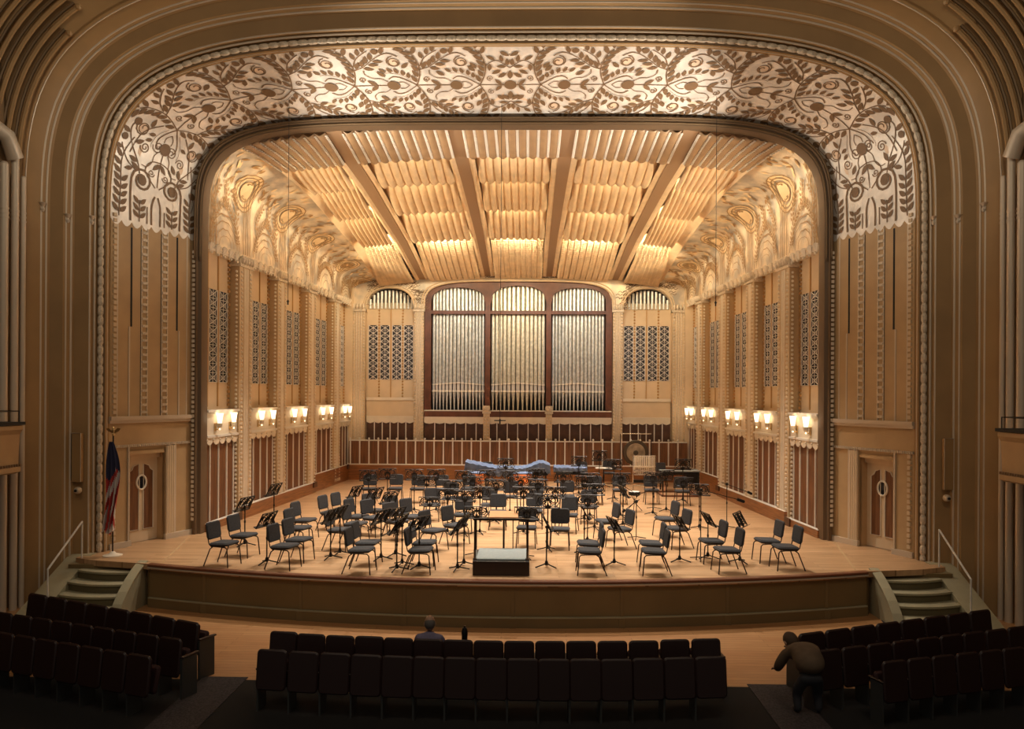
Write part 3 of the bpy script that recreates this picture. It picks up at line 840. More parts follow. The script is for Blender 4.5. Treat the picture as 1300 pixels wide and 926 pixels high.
    # cove lamps for the ceiling-edge glow, added floating below the panels in open air
    for k in range(6):
        y = 21.3 + k * 2.05
        x = lerp_tab([(20, 7.08), (21.8, 6.42), (23.7, 6.12), (26, 5.9), (28.8, 5.7), (33.2, 5.82)], y); z = ZC(y) - .46
        lamp('AREA', 'cove_lamp', (s * (x + .05), y, z - .30), (s * (x + 1.2), y, z - .70), 10 - .5*k, (1, .80, .50), 1.7, .06)
    for y in (21.2, 23.8, 26.5, 29.5):
        lamp('SPOT', 'ceiling_fill_spot', (s * (LX(y) - .35), y, SPR + .12), (s * 2.6, y + .6, ZC(y)), 330, (1, .82, .54), .1, angle=95, blend=1)  # added fill to brighten the ceiling panels; no fixture stands here

# ---- ceiling: backing, edge border, ribs, fluted panels
def VLT(x, Y):    # how far the ceiling drops towards the sides
    return .40 * (abs(x) / 6.4) ** 2
def PX(Y): return lerp_tab([(20, 7.08), (20.8, 6.72), (21.8, 6.42), (23.7, 6.12), (26, 5.9), (28.8, 5.7), (33.2, 5.82)], Y)
mb = MB()
mb.grid([[(LX(Y) * t, Y, ZC(Y) + .62 - .3 * abs(t) ** 2) for t in [i / 12 - 1 for i in range(25)]] for Y in [19.8 + i * 1.1 for i in range(13)]])
ceil = struct(mb.build('ceiling', 'rib', smooth=True))
mb = MB()
for s in (-1, 1):
    rows = []
    for i in range(27):
        Y = 20 + i * .5; e = LX(Y) * EDGE(Y); x0 = PX(Y) 
        zc = cove(s, Y, 1)[2]
        rows.append([(s * (e + .02), Y, zc), (s * (e - .04), Y, zc - .05), (s * (e - .10), Y, zc), (s * (x0 + .12), Y, ZC(Y) - VLT(x0, Y) + .1), (s * (x0 - .05), Y, ZC(Y) - VLT(x0, Y) + .22)])
    mb.grid(rows if s > 0 else [r[::-1] for r in rows])
mb.build('border_panel', 'panel', ceil, True)
RIBS = [(-4.55, -4.02), (-1.47, -1.28), (1.47, 1.28), (4.55, 4.02)]
def RX(k, Y): a, b = RIBS[k]; return a + (b - a) * (Y - 20) / 13
def RW(Y): return .20 - .08 * (Y - 20) / 13
for k in range(4):
    rows = []
    for i in range(27):
        Y = 20 + i * .5; x = RX(k, Y); w = RW(Y); z = ZC(Y) - VLT(x, Y) + .02
        rows.append([(x - w, Y, z + .6), (x - w, Y, z), (x + w, Y, z), (x + w, Y, z + .6)])
    mb = MB(); mb.grid(rows); mb.build('ceiling_rib', 'rib', ceil)
YR = [20.05, 21.8, 23.7, 26.0, 28.8, 33.1]
COLN = ['outer left', 'inner left', 'middle', 'inner right', 'outer right']
ROWN = ['front (nearest the audience)', 'second from the front', 'third from the front', 'fourth from the front', 'rearmost']
for c in range(5):
    for r in range(5):
        y0, y1 = YR[r], YR[r+1]; nf = 9 if c in (1, 2, 3) else 8
        z0 = (ZC(y0) + (.36 if r else 0.02)); z1 = ZC(y1) + (0.0 if r < 4 else .02)
        nu = nf * 8; rows = []
        for j in range(11):
            v = j / 10; Y = y0 + (y1 + (.02) - y0) * v
            xl = (-PX(Y) if c == 0 else RX(c-1, Y) + RW(Y)) ; xr = (PX(Y) if c == 4 else RX(c, Y) - RW(Y))
            m_ = .02 + (.22 if (c == 0 or c == 4) else .17) * (r > 0)
            if c != 0: xl += m_
            if c != 4: xr -= m_
            zb = z1 + (z0 - z1) * (1 - v) ** (1.35 if r else 1.0)
            row = []
            for i in range(nu + 1):
                u = i / nu; x = xl + (xr - xl) * u
                fl = abs(math.sin(PI * nf * u))
                row.append((x, Y, zb - VLT(x, Y) - .085 * fl))
            rows.append(row)
        mb = MB(); mb.grid(rows)
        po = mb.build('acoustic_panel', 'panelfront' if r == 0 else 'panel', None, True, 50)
        sm = po.modifiers.new('thick', 'SOLIDIFY'); sm.thickness = .025; sm.offset = 1
        tag(po, 'gold fluted ceiling panel, %s column, %s row' % (COLN[c], ROWN[r]), 'ceiling panel', 'fluted gold ceiling panels')
        if r == 0 or r == 4:
            mb = MB()
            for f in range(0, nf + 1):
                for k in range(1, 22 if r == 0 else 44):
                    v = k / (22 if r == 0 else 44); vi = v * 10; j = min(9, int(vi)); g = vi - j
                    i = min(nu, f * 8)
                    a = Vector(rows[j][i]).lerp(Vector(rows[j+1][i]), g)
                    if r == 0: mb.ball((a.x, a.y, a.z - .05), .036, 6, (1.25, .75, .8))
                    elif f < nf:
                        a = Vector(rows[j][i+4]).lerp(Vector(rows[j+1][i+4]), g)
                        mb.box(a.x - .10, a.x + .10, a.y - .016, a.y + .016, a.z - .012, a.z + .02)
            mb.build('bead_row', 'bead' if r == 0 else 'panel', po)
        if r > 0:   # flat side strips beside the fluted part
            for sd in ((0,) if c == 4 else (1,) if c == 0 else (0, 1)):
                rr = []; mb = MB()
                for j in range(11):
                    Y = rows[j][0][1]
                    if sd == 0: xa = RX(c-1, Y) + RW(Y); xb = xa + .17
                    else: xb = RX(c, Y) - RW(Y); xa = xb - .17
                    za = ZC(Y) + .03
                    rr.append([(xa, Y, za - VLT(xa, Y)), ((xa+xb)/2, Y, za - VLT(xa, Y) - .03), (xb, Y, za - VLT(xb, Y))])
                mb.grid(rr); mb.build('side_strip', 'panel', po, True)
            # concealed strip lamp in the step ahead of this panel
            xm = (rows[0][0][0] + rows[0][-1][0]) / 2
            e = {1: 10, 2: 16, 3: 34, 4: 60}[r]
            zz = ZC(y0) - VLT(xm, y0)
            lamp('AREA', 'panel_lamp', (xm, y0 - .12, zz + .12), (xm, y0 + 1.0, zz + .17), e * (.6 if c in (0, 4) else 1.15), (1, .80, .50), 1.1 if c in (0, 4) else 1.5, .05)

# ---- back wall
YB = 33.0
def fill(mb, xs, lo, hi, y0, y1):
    for a, b in zip(xs, xs[1:]):
        mb.hexa([(a, y0, lo(a)), (b, y0, lo(b)), (b, y1, lo(b)), (a, y1, lo(a)), (a, y0, hi(a)), (b, y0, hi(b)), (b, y1, hi(b)), (a, y1, hi(a))])
def ell(c, hw, zs, h, n=2.0):
    return lambda x: zs + h * max(0, 1 - abs((x - c) / hw) ** n) ** (1 / n)
arch_org = ell(0, 3.92, 7.0, 1.27, 4.2)
arch_s = {s: ell(s * 5.38, 1.0, 7.12, .86, 2.3) for s in (-1, 1)}
mb = MB()
xs = []
def top(x): return 9.2
N = 120
xs = [-7.3 + 14.6 * i / N for i in range(N + 1)]
for e in (-3.92, 3.92, -6.38, -4.38, 4.38, 6.38): xs.append(e)
xs = sorted(set(xs))
def low(x, side):
    for c, hw, f in ((0, 3.92, arch_org), (-5.38, 1.0, arch_s[-1]), (5.38, 1.0, arch_s[1])):
        if abs(x - c) < hw - 1e-6 or (abs(abs(x - c) - hw) < 1e-6 and ((x < c) == side)): return f(x)
    return 7.0
for a, b in zip(xs, xs[1:]):
    la, lb = low(a, True), low(b, False)
    mb.hexa([(a, YB - .12, la), (b, YB - .12, lb), (b, YB + .2, lb), (a, YB + .2, la), (a, YB - .12, 9.3), (b, YB - .12, 9.3), (b, YB + .2, 9.3), (a, YB + .2, 9.3)])
wb = struct(mb.build('wall_back', 'coveleaf'))
mb = MB()
mb.box(-7.3, -3.9, YB + .2, YB + .3, 0, 7.4); mb.box(3.9, 7.3, YB + .2, YB + .3, 0, 7.4); mb.box(-4, 4, YB + .9, YB + 1.0, 0, 9.2)
mb.box(-4.0, 4.0, YB - .0, YB + .9, 2.4, 2.45)
for s_ in (-1, 1): mb.box(min(s_*6.9, s_*7.6), max(s_*6.9, s_*7.6), 32.68, YB + .3, 0, 8.0)
mb.build('wall_field', 'tanlit', wb)
# squiggle relief over the arches
r1 = Relief(lambda u, v: (u, YB - .12, v), .012); r1.sgn = 1
if r1.pt(0, 8).y > YB - .12: r1.sgn = -1
for k in range(900):
    x = random.uniform(-6.4, 6.4); z0 = low(x, True) + .12; 
    z = random.uniform(z0, z0 + .75)
    if abs(x) > 4.0 or z > 8.36: r1.stroke([(x, z), (x + .09, z + .05), (x + .18, z - .01), (x + .28, z + .05)], .022)
r1.mb.build('line_relief', 'leafbrown', wb)
# arch mouldings
mb = MB()
for off, r_ in ((.03, .035), (.12, .025)):
    for c, hw, f, zs in ((0, 3.92, arch_org, 7.0), (-5.38, 1.0, arch_s[-1], 7.12), (5.38, 1.0, arch_s[1], 7.12)):
        K = 40; P = []
        for i in range(K + 1):
            a = PI - PI * i / K; n_ = 4.2 if c == 0 else 2.3; hh = 1.27 if c == 0 else .86
            x = c + (hw + off) * math.copysign(abs(math.cos(a)) ** (2/n_), math.cos(a)); z = zs + (hh + off) * max(0, math.sin(a)) ** (2/n_)
            P.append((x, YB - .14, z))
        mb.tube(P, r_, 6)
mb.build('arch_molding', 'tanlit', wb, True)
# columns with beads
def column(x0, x1, z0, z1, y=YB - .15, flutes=3, cap=True, nm='pilaster'):
    w = x1 - x0
    mb = MB(); mb.box(x0, x1, y, YB + .2, z0, z1)
    p = mb.build(nm, 'tanlit', wb)
    mb = MB()
    n = int((z1 - z0) / .13)
    for t in (.1, .9) if flutes else (.25, .75):
        for k in range(n):
            z = z0 + .1 + k*.13; mb.ball((x0 + w*t, y - .01, z), .045, 6)
    for k in range(flutes): mb.tube([(x0 + w*(.32 + .18*k), y, z0), (x0 + w*(.32 + .18*k), y, z1 - .2)], .03, 6)
    if cap:
        mb.box(x0 - .04, x1 + .04, y - .06, YB, z1 - .2, z1 - .1)
        for k in range(4): mb.ball((x0 + w*(k + .5)/4, y - .04, z1), .09, 8, (.8, .8, 1.6))
    mb.build('bead_molding', 'ornament', p, True)
for s in (-1, 1):
    column(min(s*6.42, s*6.95), max(s*6.42, s*6.95), .6, 7.2); column(min(s*3.95, s*4.36), max(s*3.95, s*4.36), .6, 7.2)
    column(min(s*1.17, s*1.43), max(s*1.17, s*1.43), 1.5, 2.95, YB - .25, 0)
# side bays of the back wall: grilles, panels
for s in (-1, 1):
    mg, ml, mt, mc, mw, ms, mv = MB(), MB(), MB(), MB(), MB(), MB(), MB()
    x0, x1 = 5.38 - 1.0, 5.38 + 1.0
    f = YB + .2
    # tan header with arch opening above
    mc.box(min(s*x0, s*x1), max(s*x0, s*x1), f - .02, f, 2.5, 7.13)
    ys = [x0 + .06, x0 + .44, x0 + .56, x0 + .94, x0 + 1.06, x0 + 1.44, x0 + 1.56, x0 + 1.94]
    for k in range(4):
        a, b = sorted((s*ys[2*k], s*ys[2*k+1]))
        mg.box(a, b, f - .03, f - .02, 4.15, 6.45)
        for j in range(10):
            z = 4.15 + .23*j; c = (a+b)/2
            ml.box(a, b, f - .05, f - .03, z, z + .012)
            for (xa, za, xb, zb) in ((a, z, c, z + .12), (b, z, c, z + .12), (a, z + .23, c, z + .12), (b, z + .23, c, z + .12), (c, z, c, z + .2)):
                ml.tube([(xa, f - .04, za), (xb, f - .04, zb)], .013, 4)
        for xx in (a, b): ml.box(xx - .01, xx + .01, f - .05, f - .03, 4.15, 6.45)
    for x in (x0 + .5, x0 + 1.5):
        for k in range(30): mt.ball((s*x, f - .03, 3.45 + k*.125), .045, 6)
    mt.box(min(s*(x0+.98), s*(x0+1.02)), max(s*(x0+.98), s*(x0+1.02)), f - .05, f, 3.4, 7.13)
    mb = MB(); mb.box(min(s*x0, s*x1), max(s*x0, s*x1), f - .14, f, 2.62, 3.28); mb.build('lower_panel', 'tanlit', wb)
    ms.box(min(s*x0, s*x1), max(s*x0, s*x1), f - .2, f, 3.28, 3.40); ms.box(min(s*x0, s*x1), max(s*x0, s*x1), f - .18, f, 2.54, 2.62)
    n = 6
    for k in range(n):
        a = x0 + (x1 - x0)*k/n; b = x0 + (x1 - x0)*(k+1)/n
        P = [(s*(a + (b-a)*t), 2.38 - .07*math.sin(PI*t)) for t in (0, .2, .5, .8, 1)] + [(s*b, 2.54), (s*a, 2.54)]
        ms.prism(P, 'y', f - .16, f - .1)
    mw.box(min(s*x0, s*x1), max(s*x0, s*x1), f - .1, f, 0, 2.42)
    for k in range(1, 6):
        x = s*(x0 + (x1-x0)*k/6); mv.box(x - .02, x + .02, f - .13, f - .1, 1.4, 2.36)
    mc.build('bay_panel', 'tanlit', wb); mg.build('grille', 'grilledark', wb); ml.build('grille_lattice', 'grille', wb); mt.build('bead_strip', 'ornament_brown', wb, True)
    ms.build('scalloped_rail', 'cream', wb); mw.build('wood_panelling', 'wooddark', wb); mv.build('white_batten', 'stripe', wb)
# under the organ
mb = MB(); mb.box(-3.92, 3.92, YB, YB + .2, 0, 2.4); mb.build('wood_panelling', 'wooddark', wb)
mb = MB()
for k in range(1, 18):
    x = -3.92 + 7.84*k/18
    if min(abs(x - 1.3), abs(x + 1.3)) > .16: mb.box(x - .02, x + .02, YB - .03, YB, 1.4, 2.36)
mb.build('white_batten', 'stripe', wb)
mb = MB()
for k in range(18):
    a = -3.92 + 7.84*k/18; b = a + 7.84/18
    mb.prism([(a + (b-a)*t, 2.36 - .06*math.sin(PI*t)) for t in (0, .2, .5, .8, 1)] + [(b, 2.52), (a, 2.52)], 'y', YB - .1, YB - .04)
mb.box(-3.92, 3.92, YB - .12, YB, 2.52, 2.6)
mb.build('scalloped_rail', 'cream', wb)
# orchestra rail: red wood panelling with white battens in front of the back wall
mb = MB(); mb.box(-6.96, 6.96, 32.42, 32.55, .62, 1.62)
rail = struct(mb.build('trim_2', 'wood'))
mb = MB(); mb.box(-7.0, 7.0, 32.3, 32.7, 0, .62); mb.build('rail_base', 'woodlow', rail)
mb = MB(); mb.box(-7.0, 7.0, 32.29, 32.42, .62, .66); mb.box(-6.96, 6.96, 32.40, 32.56, 1.60, 1.64)
k = 0; x = -6.9
while x < 6.95:
    mb.box(x - .025, x + .025, 32.38, 32.42, .66, 1.66)
    mb.ball((x, 32.40, 1.70), .045, 8)
    x += .385
mb.build('white_batten', 'stripe', rail)

# ---- pipe organ
org = thing('pipe_organ', (0, YB, 2.45))
tag(org, 'pipe organ with silver pipes in a dark arched wooden case on the back wall', 'pipe organ')
def oc(o): o.location = (0, 0, 0); o.matrix_parent_inverse = Matrix.Translation((0, -YB, -2.45)); return o
LOBES = [(-2.52, 1.14), (0.0, 1.17), (2.52, 1.14)]
mb = MB()
for a, b in ((-3.92, -3.66), (-1.38, -1.17), (1.17, 1.38), (3.66, 3.92)):
    f_hi = arch_org((a+b)/2 * .985) + .02
    mb.box(a, b, YB - .06, YB + .35, 2.9, min(f_hi, 8.0))
xsf = [-3.90 + 7.80*i/80 for i in range(81)]
def lobe(x):
    for c, hw in LOBES:
        if abs(x - c) < hw: return 7.45 + (.66 if c == 0 else .58) * (1 - (abs(x - c)/hw)**2.3) ** (1/2.3)
    return 7.3
fill(mb, xsf, lambda x: min(lobe(x), arch_org(x) - .02), lambda x: arch_org(x) + .02, YB - .04, YB + .12)
mb.box(-3.7, 3.7, YB - .05, YB + .12, 6.92, 7.06)
mb.box(-3.92, 3.92, YB - .08, YB + .5, 2.6, 2.84)
oc(mb.build('case', 'organwood', org))
mb = MB(); mb.box(-3.9, 3.9, YB + .75, YB + .8, 2.5, 8.4); oc(mb.build('case_back', 'black', org))
mb = MB(); mb.box(-3.92, 3.92, YB - .10, YB + .4, 2.84, 2.88); oc(mb.build('sill', 'stripe', org))
for (c, hw), n in zip(LOBES, (15, 13, 15)):
    ws = []
    for k in range(n): t = abs(k - (n-1)/2) / ((n-1)/2); ws.append(1 + .3*(1 - t))
    tot = sum(ws); x = c - hw + .03; span = 2*hw - .06
    for k in range(n):
        w = span * ws[k] / tot; xc = x + w/2; x += w; r = w*.455
        t = 1 - abs(k - (n-1)/2) / ((n-1)/2)
        y = YB + .12 + .0; zt_ = min(8.1, arch_org(xc) - .06); m0 = 3.72; m1 = 3.93 + .08*t
        mb = MB()
        mb.lathe((xc, y + .1, 0), [(r*.28, 2.88), (r*.95, m0 - .03), (r, m0)], 10)
        mb.lathe((xc, y + .1, 0), [(r, m1), (r, zt_)], 10)
        mb.cur = 1
        # mouth: flattened front; the lips' bright highlights put into pale bars
        mb.lathe((xc, y + .12, 0), [(r*.9, m0), (r*.9, m1)], 10)
        mb.cur = 2
        mb.box(xc - r*.95, xc + r*.95, y + .1 - r*1.15, y + .1, m0 - .07, m0); mb.box(xc - r*.95, xc + r*.95, y + .1 - r*1.15, y + .1, m1, m1 + .05)
        oc(mb.build('pipe', ['pipegold' if c == 0 else 'pipe', 'grille', 'bead'], org, True, 35))
for s in (-1, 1):
    rk = thing('organ_pipe_rank', (s*5.38, YB, 7.15)); tag(rk, 'short rank of grey organ pipes in the small arch %s of the organ' % ('left' if s < 0 else 'right'), 'organ pipes', 'small arched pipe ranks')
    for k in range(12):
        mb = MB(); x = -.88 + k*.16; h = max(.1, arch_s[1](5.38 + x) - 7.15 - .05)
        mb.lathe((x, .18, 0), [(.06, 0), (.06, h)], 8); mb.build('pipe', 'pipe', rk, True)
    mb = MB(); mb.box(-1, 1, .3, .32, -.02, 1.0); mb.build('backing', 'black', rk)

# ---- floors
def lipY(x): R = 24.5; return 15.1 + R - math.sqrt(R*R - x*x)
arcx = [-7.42 + 14.84*i/40 for i in range(41)]
mb = MB()
poly = [(x, lipY(x)) for x in arcx] + [(8.63, 16.5), (9.25, 16.75), (9.3, 34.2), (-9.3, 34.2), (-9.25, 16.75), (-8.63, 16.5)]
mb.prism(poly, 'z', -.12, 0)
fl = struct(mb.build('floor', 'floor'))
mb = MB(); mb.box(-13, 13, 15.0, 22, -.98, -.9)
poly = [(-8, 12.2), (8, 12.2), (8, 15.0), (-8, 15.0)]
mb.prism(poly, 'z', -.98, -.9); pf = struct(mb.build('floor', 'pit'))
mb = MB(); mb.box(-13, 13, -2, 12.2, -.98, -.9); mb.box(-13, -8, 12.2, 15, -.98, -.9); mb.box(8, 13, 12.2, 15, -.98, -.9); struct(mb.build('floor', 'carpet'))
mb = MB()
for s in (-1, 1):
    mb.box(min(s*3.9, s*4.6), max(s*3.9, s*4.6), 9, 12.3, -.899, -.89)
    mb.prism([(s*7.55, 15.9), (s*8.0, 15.9), (s*8.0, 14.6), (s*7.3, 14.6)] if s > 0 else [(s*7.55, 15.9), (s*7.3, 14.6), (s*8.0, 14.6), (s*8.0, 15.9)], 'z', -.899, -.89)
ca = mb.build('carpet_runner', 'carpetlight'); tag(ca, 'patterned grey aisle carpet beside the front seats', 'carpet', kind='stuff')
# seam strips in the stage floor
mb = MB()
for s in (-1, 1):
    p = [(s*7.2, 16.35), (s*7.95, 19.4)]
    mb.add([(p[0][0], p[0][1], .003), (p[0][0] + .04, p[0][1], .003), (p[1][0] + .04, p[1][1], .003), (p[1][0], p[1][1], .003)], [(0, 1, 2, 3)])
mb.box(-7.2, 7.2, 25.9, 25.93, 0, .004)
mb.build('floor_seam', 'tan', fl)
# lip and apron skirt
mb = MB()
mb.grid([[(x, lipY(x) + dy, z) for x in arcx] for dy, z in ((.10, .004), (-.04, .004), (-.055, -.01), (-.055, -.045), (-.03, -.05))])
lipo = struct(mb.build('trim_3', 'lip'))
mb = MB(); mb.grid([[(x, lipY(x) + dy, z) for x in arcx] for dy, z in ((-.02, -.05), (-.06, -.055), (-.06, -.085), (-.0, -.09))]); mb.build('pale_edge', 'gilt_line', lipo)
mb = MB()
mb.grid([[(x, lipY(x) + .03, z) for x in arcx] for z in (-.12, -.70)])
mb.grid([[(x, lipY(x) + dy, z) for x in arcx] for dy, z in ((.03, -.70), (-.03, -.70), (-.03, -.9))])
for s in (-1, 1):
    x = s*7.42; mb.hexa([(x - .0, lipY(x), -.9), (x + s*.2, lipY(x) + .3, -.9), (x + s*.2, 17.4, -.9), (x, 17.4, -.9), (x, lipY(x), -.12), (x + s*.2, lipY(x) + .3, -.12), (x + s*.2, 17.4, -.12), (x, 17.4, -.12)])
    mb.box(min(s*7.4, s*9.3), max(s*7.4, s*9.3), 16.55, 16.65, -.9, -.1)
sk = struct(mb.build('wall_apron', 'skirt'))
mb = MB()
for k in range(-3, 4):
    x = k*2.1 + .2; y = lipY(x)
    mb.box(x - .03, x + .03, y + .015, y + .035, -.70, -.13); mb.box(x - .06, x + .06, y - .045, y - .02, -.9, -.72)
mb.build('apron_post', 'skirt', sk)
mb = MB(); mb.grid([[(x, lipY(x) + dy, z) for x in arcx] for dy, z in ((.03, -.695), (-.04, -.695), (-.04, -.715))]); mb.build('apron_ledge', 'step', sk)

# ---- stairs both sides
for s, nm in ((-1, 'left'), (1, 'right')):
    st = thing('staircase', (s*8.4, 16.3, -.9)); tag(st, 'olive painted curved steps up to the stage at the far %s' % nm, 'stairs', 'stage steps')
    def L(o): o.matrix_parent_inverse = Matrix.Translation((-s*8.4, -16.3, .9)); return o
    for k in range(4):
        z = -.18*(k+1); yb = 16.62 - .30*k; yf = yb - .36
        xi, xo = 7.72, 9.02 + .10*k*.5
        xs_ = [xi + (xo - xi)*i/10 for i in range(11)]
        bow = lambda x: -.14*(1 - ((x - (xi+xo)/2)/((xo-xi)/2))**2)
        P = [(s*x, yf + bow(x) + .16*(x - xi)/(xo-xi)) for x in xs_]
        mb = MB(); poly = P + [(s*xo, 16.62), (s*xi, 16.62)]
        mb.prism(poly, 'z', z - .04, z); L(mb.build('tread', 'step', st))
        mb = MB(); poly = [(x, y + .03) for x, y in P] + [(s*xo, 16.62), (s*xi, 16.62)]
        mb.prism(poly, 'z', -.9, z - .04); L(mb.build('riser', 'stepdark', st))
    # curved cheek wall with pale coping
    prof = [(16.45, .0), (16.3, -.04), (16.1, -.13), (15.85, -.27), (15.6, -.45), (15.4, -.65), (15.25, -.86)]
    mb = MB(); mb.prism([(y, z - .03) for y, z in prof] + [(15.25, -.9), (16.6, -.9), (16.6, -.03)], 'x', s*7.56, s*7.68); L(mb.build('cheek_wall', 'step', st))
    mb = MB(); mb.grid([[(s*7.53, y, z), (s*7.53, y, z + .03), (s*7.72, y, z + .03), (s*7.72, y, z)] for y, z in prof]); L(mb.build('coping', 'step', st))
    # outer stringer
    mb = MB()
    pr = [(17.0, .02), (15.1, -.86)]
    mb.prism([(17.2, .02), (17.0, .02), (15.1, -.84), (15.1, -.9), (17.2, -.9)], 'x', s*9.05, s*9.55); L(mb.build('stringer', 'step', st))
    # handrail
    mb = MB()
    x_ = 9.12
    pts = [(x_*s, 15.55, -.8), (x_*s, 15.55, .02), (x_*s, 16.75, .78), (x_*s, 16.75, -.1)]
    mb.tube(pts[:2], .018, 8); mb.tube(pts[1:3], .02, 8); mb.tube(pts[2:], .018, 8)
    mb.ball(pts[1], .02, 8); mb.ball(pts[2], .02, 8)
    L(mb.build('handrail', 'stripe', st, True))

# ---- hall side piers, box balconies, wall fittings
for s, nm in ((-1, 'left'), (1, 'right')):
    mb = MB()
    mb.box(min(s*10.25, s*10.6), max(s*10.25, s*10.6), 3, 16.2, -.9, 13)
    hw_ = struct(mb.build('wall_hall_' + nm, 'darkgilt'))
    mb = MB()
    for x, y, r, zt_ in ((10.02, 16.1, .055, 8.0), (10.06, 15.9, .075, 8.35), (10.12, 15.65, .085, 8.15)):
        mb.tube([(s*x, y, -.9), (s*x, y, zt_)], r, 10); mb.ball((s*x, y, zt_), r, 10)
        for k in range(3): mb.tube([(s*x, y, 7.1 + .09*k - .02), (s*x, y, 7.1 + .09*k + .02)], r*1.12, 10)
    mb.tube([(s*10.06, 15.9, 8.35), (s*10.1, 15.7, 8.75), (s*10.35, 15.3, 9.0)], .16, 10)
    mb.build('column_cluster', 'gilt_line', hw_, True)
    # wall access panel + round fitting
    px, py0, py1 = (98, 550, 612) if s < 0 else (1204, 557, 622)
    pA = at_y(px, py0, 16.98); pB = at_y(px, py1, 16.98)
    mb = MB(); mb.box(pA.x - .10, pA.x + .10, 16.95, 17.04, pB.z, pA.z)
    o = mb.build('access_panel', 'plaster'); tag(o, 'narrow gold access panel on the %s wall of the arch' % nm, 'panel', 'wall access panels')
    mb = MB(); mb.tube([(pA.x + .1*-s, 16.94, pB.z), (pA.x + .1*-s, 16.94, pA.z), (pA.x - .1*-s, 16.94, pA.z)], .008, 5); mb.build('panel_rim', 'gilt_line', o)
    p = at_y(98 if s < 0 else 1203, 623 if s < 0 else 633, 16.93)
    mb = MB(); T = Matrix.Rotation(PI/2, 4, 'X')
    mb.lathe(p, [(.075, -.06), (.075, 0), (.05, .05), (.02, .06)], 14, T); o = mb.build('wall_sensor', 'gilt_line', None, True)
    tag(o, 'small round fitting under the access panel on the %s wall' % nm, 'sensor', 'round wall fittings')
    mb = MB(); mb.lathe(p + Vector((0, -.06, 0)), [(.03, -.01), (.03, .02)], 12, T); mb.build('lens', 'black', o)
    # box balcony
    bc = thing('box_balcony', (s*10.0, 15.0, 1.9)); tag(bc, 'curved gold box balcony with black rail at the %s edge' % nm, 'balcony', 'box balconies')
    def L2(o): o.matrix_parent_inverse = Matrix.Translation((-s*10.0, -15.0, -1.9)); return o
    mb = MB(); xi = 9.42
    prof = [(xi + .1, 1.98), (xi + .0, 2.02), (xi + .0, 2.10), (xi + .05, 2.16), (xi + .02, 2.75), (xi - .04, 2.84), (xi - .04, 2.92), (xi + .1, 2.93)]
    mb.grid([[(s*(x + .0*(y)), y, z) for x, z in prof] for y in (15.15, 13.2)]); mb.add([(s*x, 15.15, z) for x, z in prof] + [(s*10.3, 15.15, 2.93), (s*10.3, 15.15, 1.98)], [tuple(range(10))])
    L2(mb.build('parapet', 'tan', bc))
    mb = MB(); mb.box(min(s*(xi - .06), s*10.3), max(s*(xi - .06), s*10.3), 13.2, 15.2, 2.93, 2.99); L2(mb.build('armrest_top', 'black', bc))
    mb = MB()
    for y in (15.12, 14.4, 13.7): mb.tube([(s*(xi + .02), y, 2.99), (s*(xi + .02), y, 3.2)], .01, 6)
    mb.tube([(s*(xi + .02), 13.2, 3.2), (s*(xi + .02), 15.12, 3.2), (s*10.2, 15.12, 3.2)], .012, 6); L2(mb.build('rail', 'stand', bc, True))
    mb = MB()
    for k in range(26): y = 13.25 + k*.075; mb.box(min(s*(xi + .0), s*(xi + .03)), max(s*(xi + .0), s*(xi + .03)), y, y + .04, 2.12, 2.17)
    L2(mb.build('dentil_row', 'leafbrown', bc))

# ================================================================== THINGS ON THE STAGE
# ---- wall lamps
def make_lamp():
    t = thing('wall_lamp')
    # local: wall behind at x=0, lamp stands out to +x
    mb = MB(); mb.box(-.001, .02, -.05, .05, -.16, .05); mb.tube([(.0, 0, -.10), (.08, 0, -.12), (.12, 0, -.04)], .016, 8); mb.build('bracket', 'brass', t, True)
    mb = MB(); mb.lathe((.12, 0, 0), [(.04, -.07), (.065, -.06), (.075, .03), (.075, .05)], 12); mb.build('cup', 'ornament', t, True)
    mb = MB(); mb.lathe((.12, 0, 0), [(.05, .05), (.062, .12), (.092, .31), (.084, .31), (.055, .12)], 12); mb.build('shade', 'glow', t, True)
    mb = MB(); mb.ball((.12, 0, -.11), .025, 8); mb.build('drop', 'glow', t)
    return t
lamp0 = None
for s, nm in ((-1, 'left'), (1, 'right')):
    for i, (y0, y1) in enumerate(BAY):
        for j, t in enumerate((.27, .72)):
            y = y0 + (y1 - y0) * t
            if lamp0 is None: lamp0 = make_lamp(); L_ = lamp0; first = True
            else: L_ = dup(lamp0, (0, 0, 0), 0)
            L_.location = wp(s, y, -.015, 2.72); L_.rotation_euler = (0, 0, 0 if s < 0 else PI)
            bay = ['bay nearest the audience', 'second bay from the audience', 'middle bay', 'second bay from the organ', 'bay nearest the organ'][i]
            tag(L_, 'lit fan-shaped lamp, %s wall, %s, %s of its pair' % (nm, bay, 'front one' if j == 0 else 'rear one'), 'wall lamp', 'lit wall lamps on the balcony fronts')
        yc = (y0 + y1) / 2
        p = wp(s, yc, .32, 2.95)
        lamp('POINT', 'balcony_glow', p, None, 3.5, (1, .80, .54), .06)

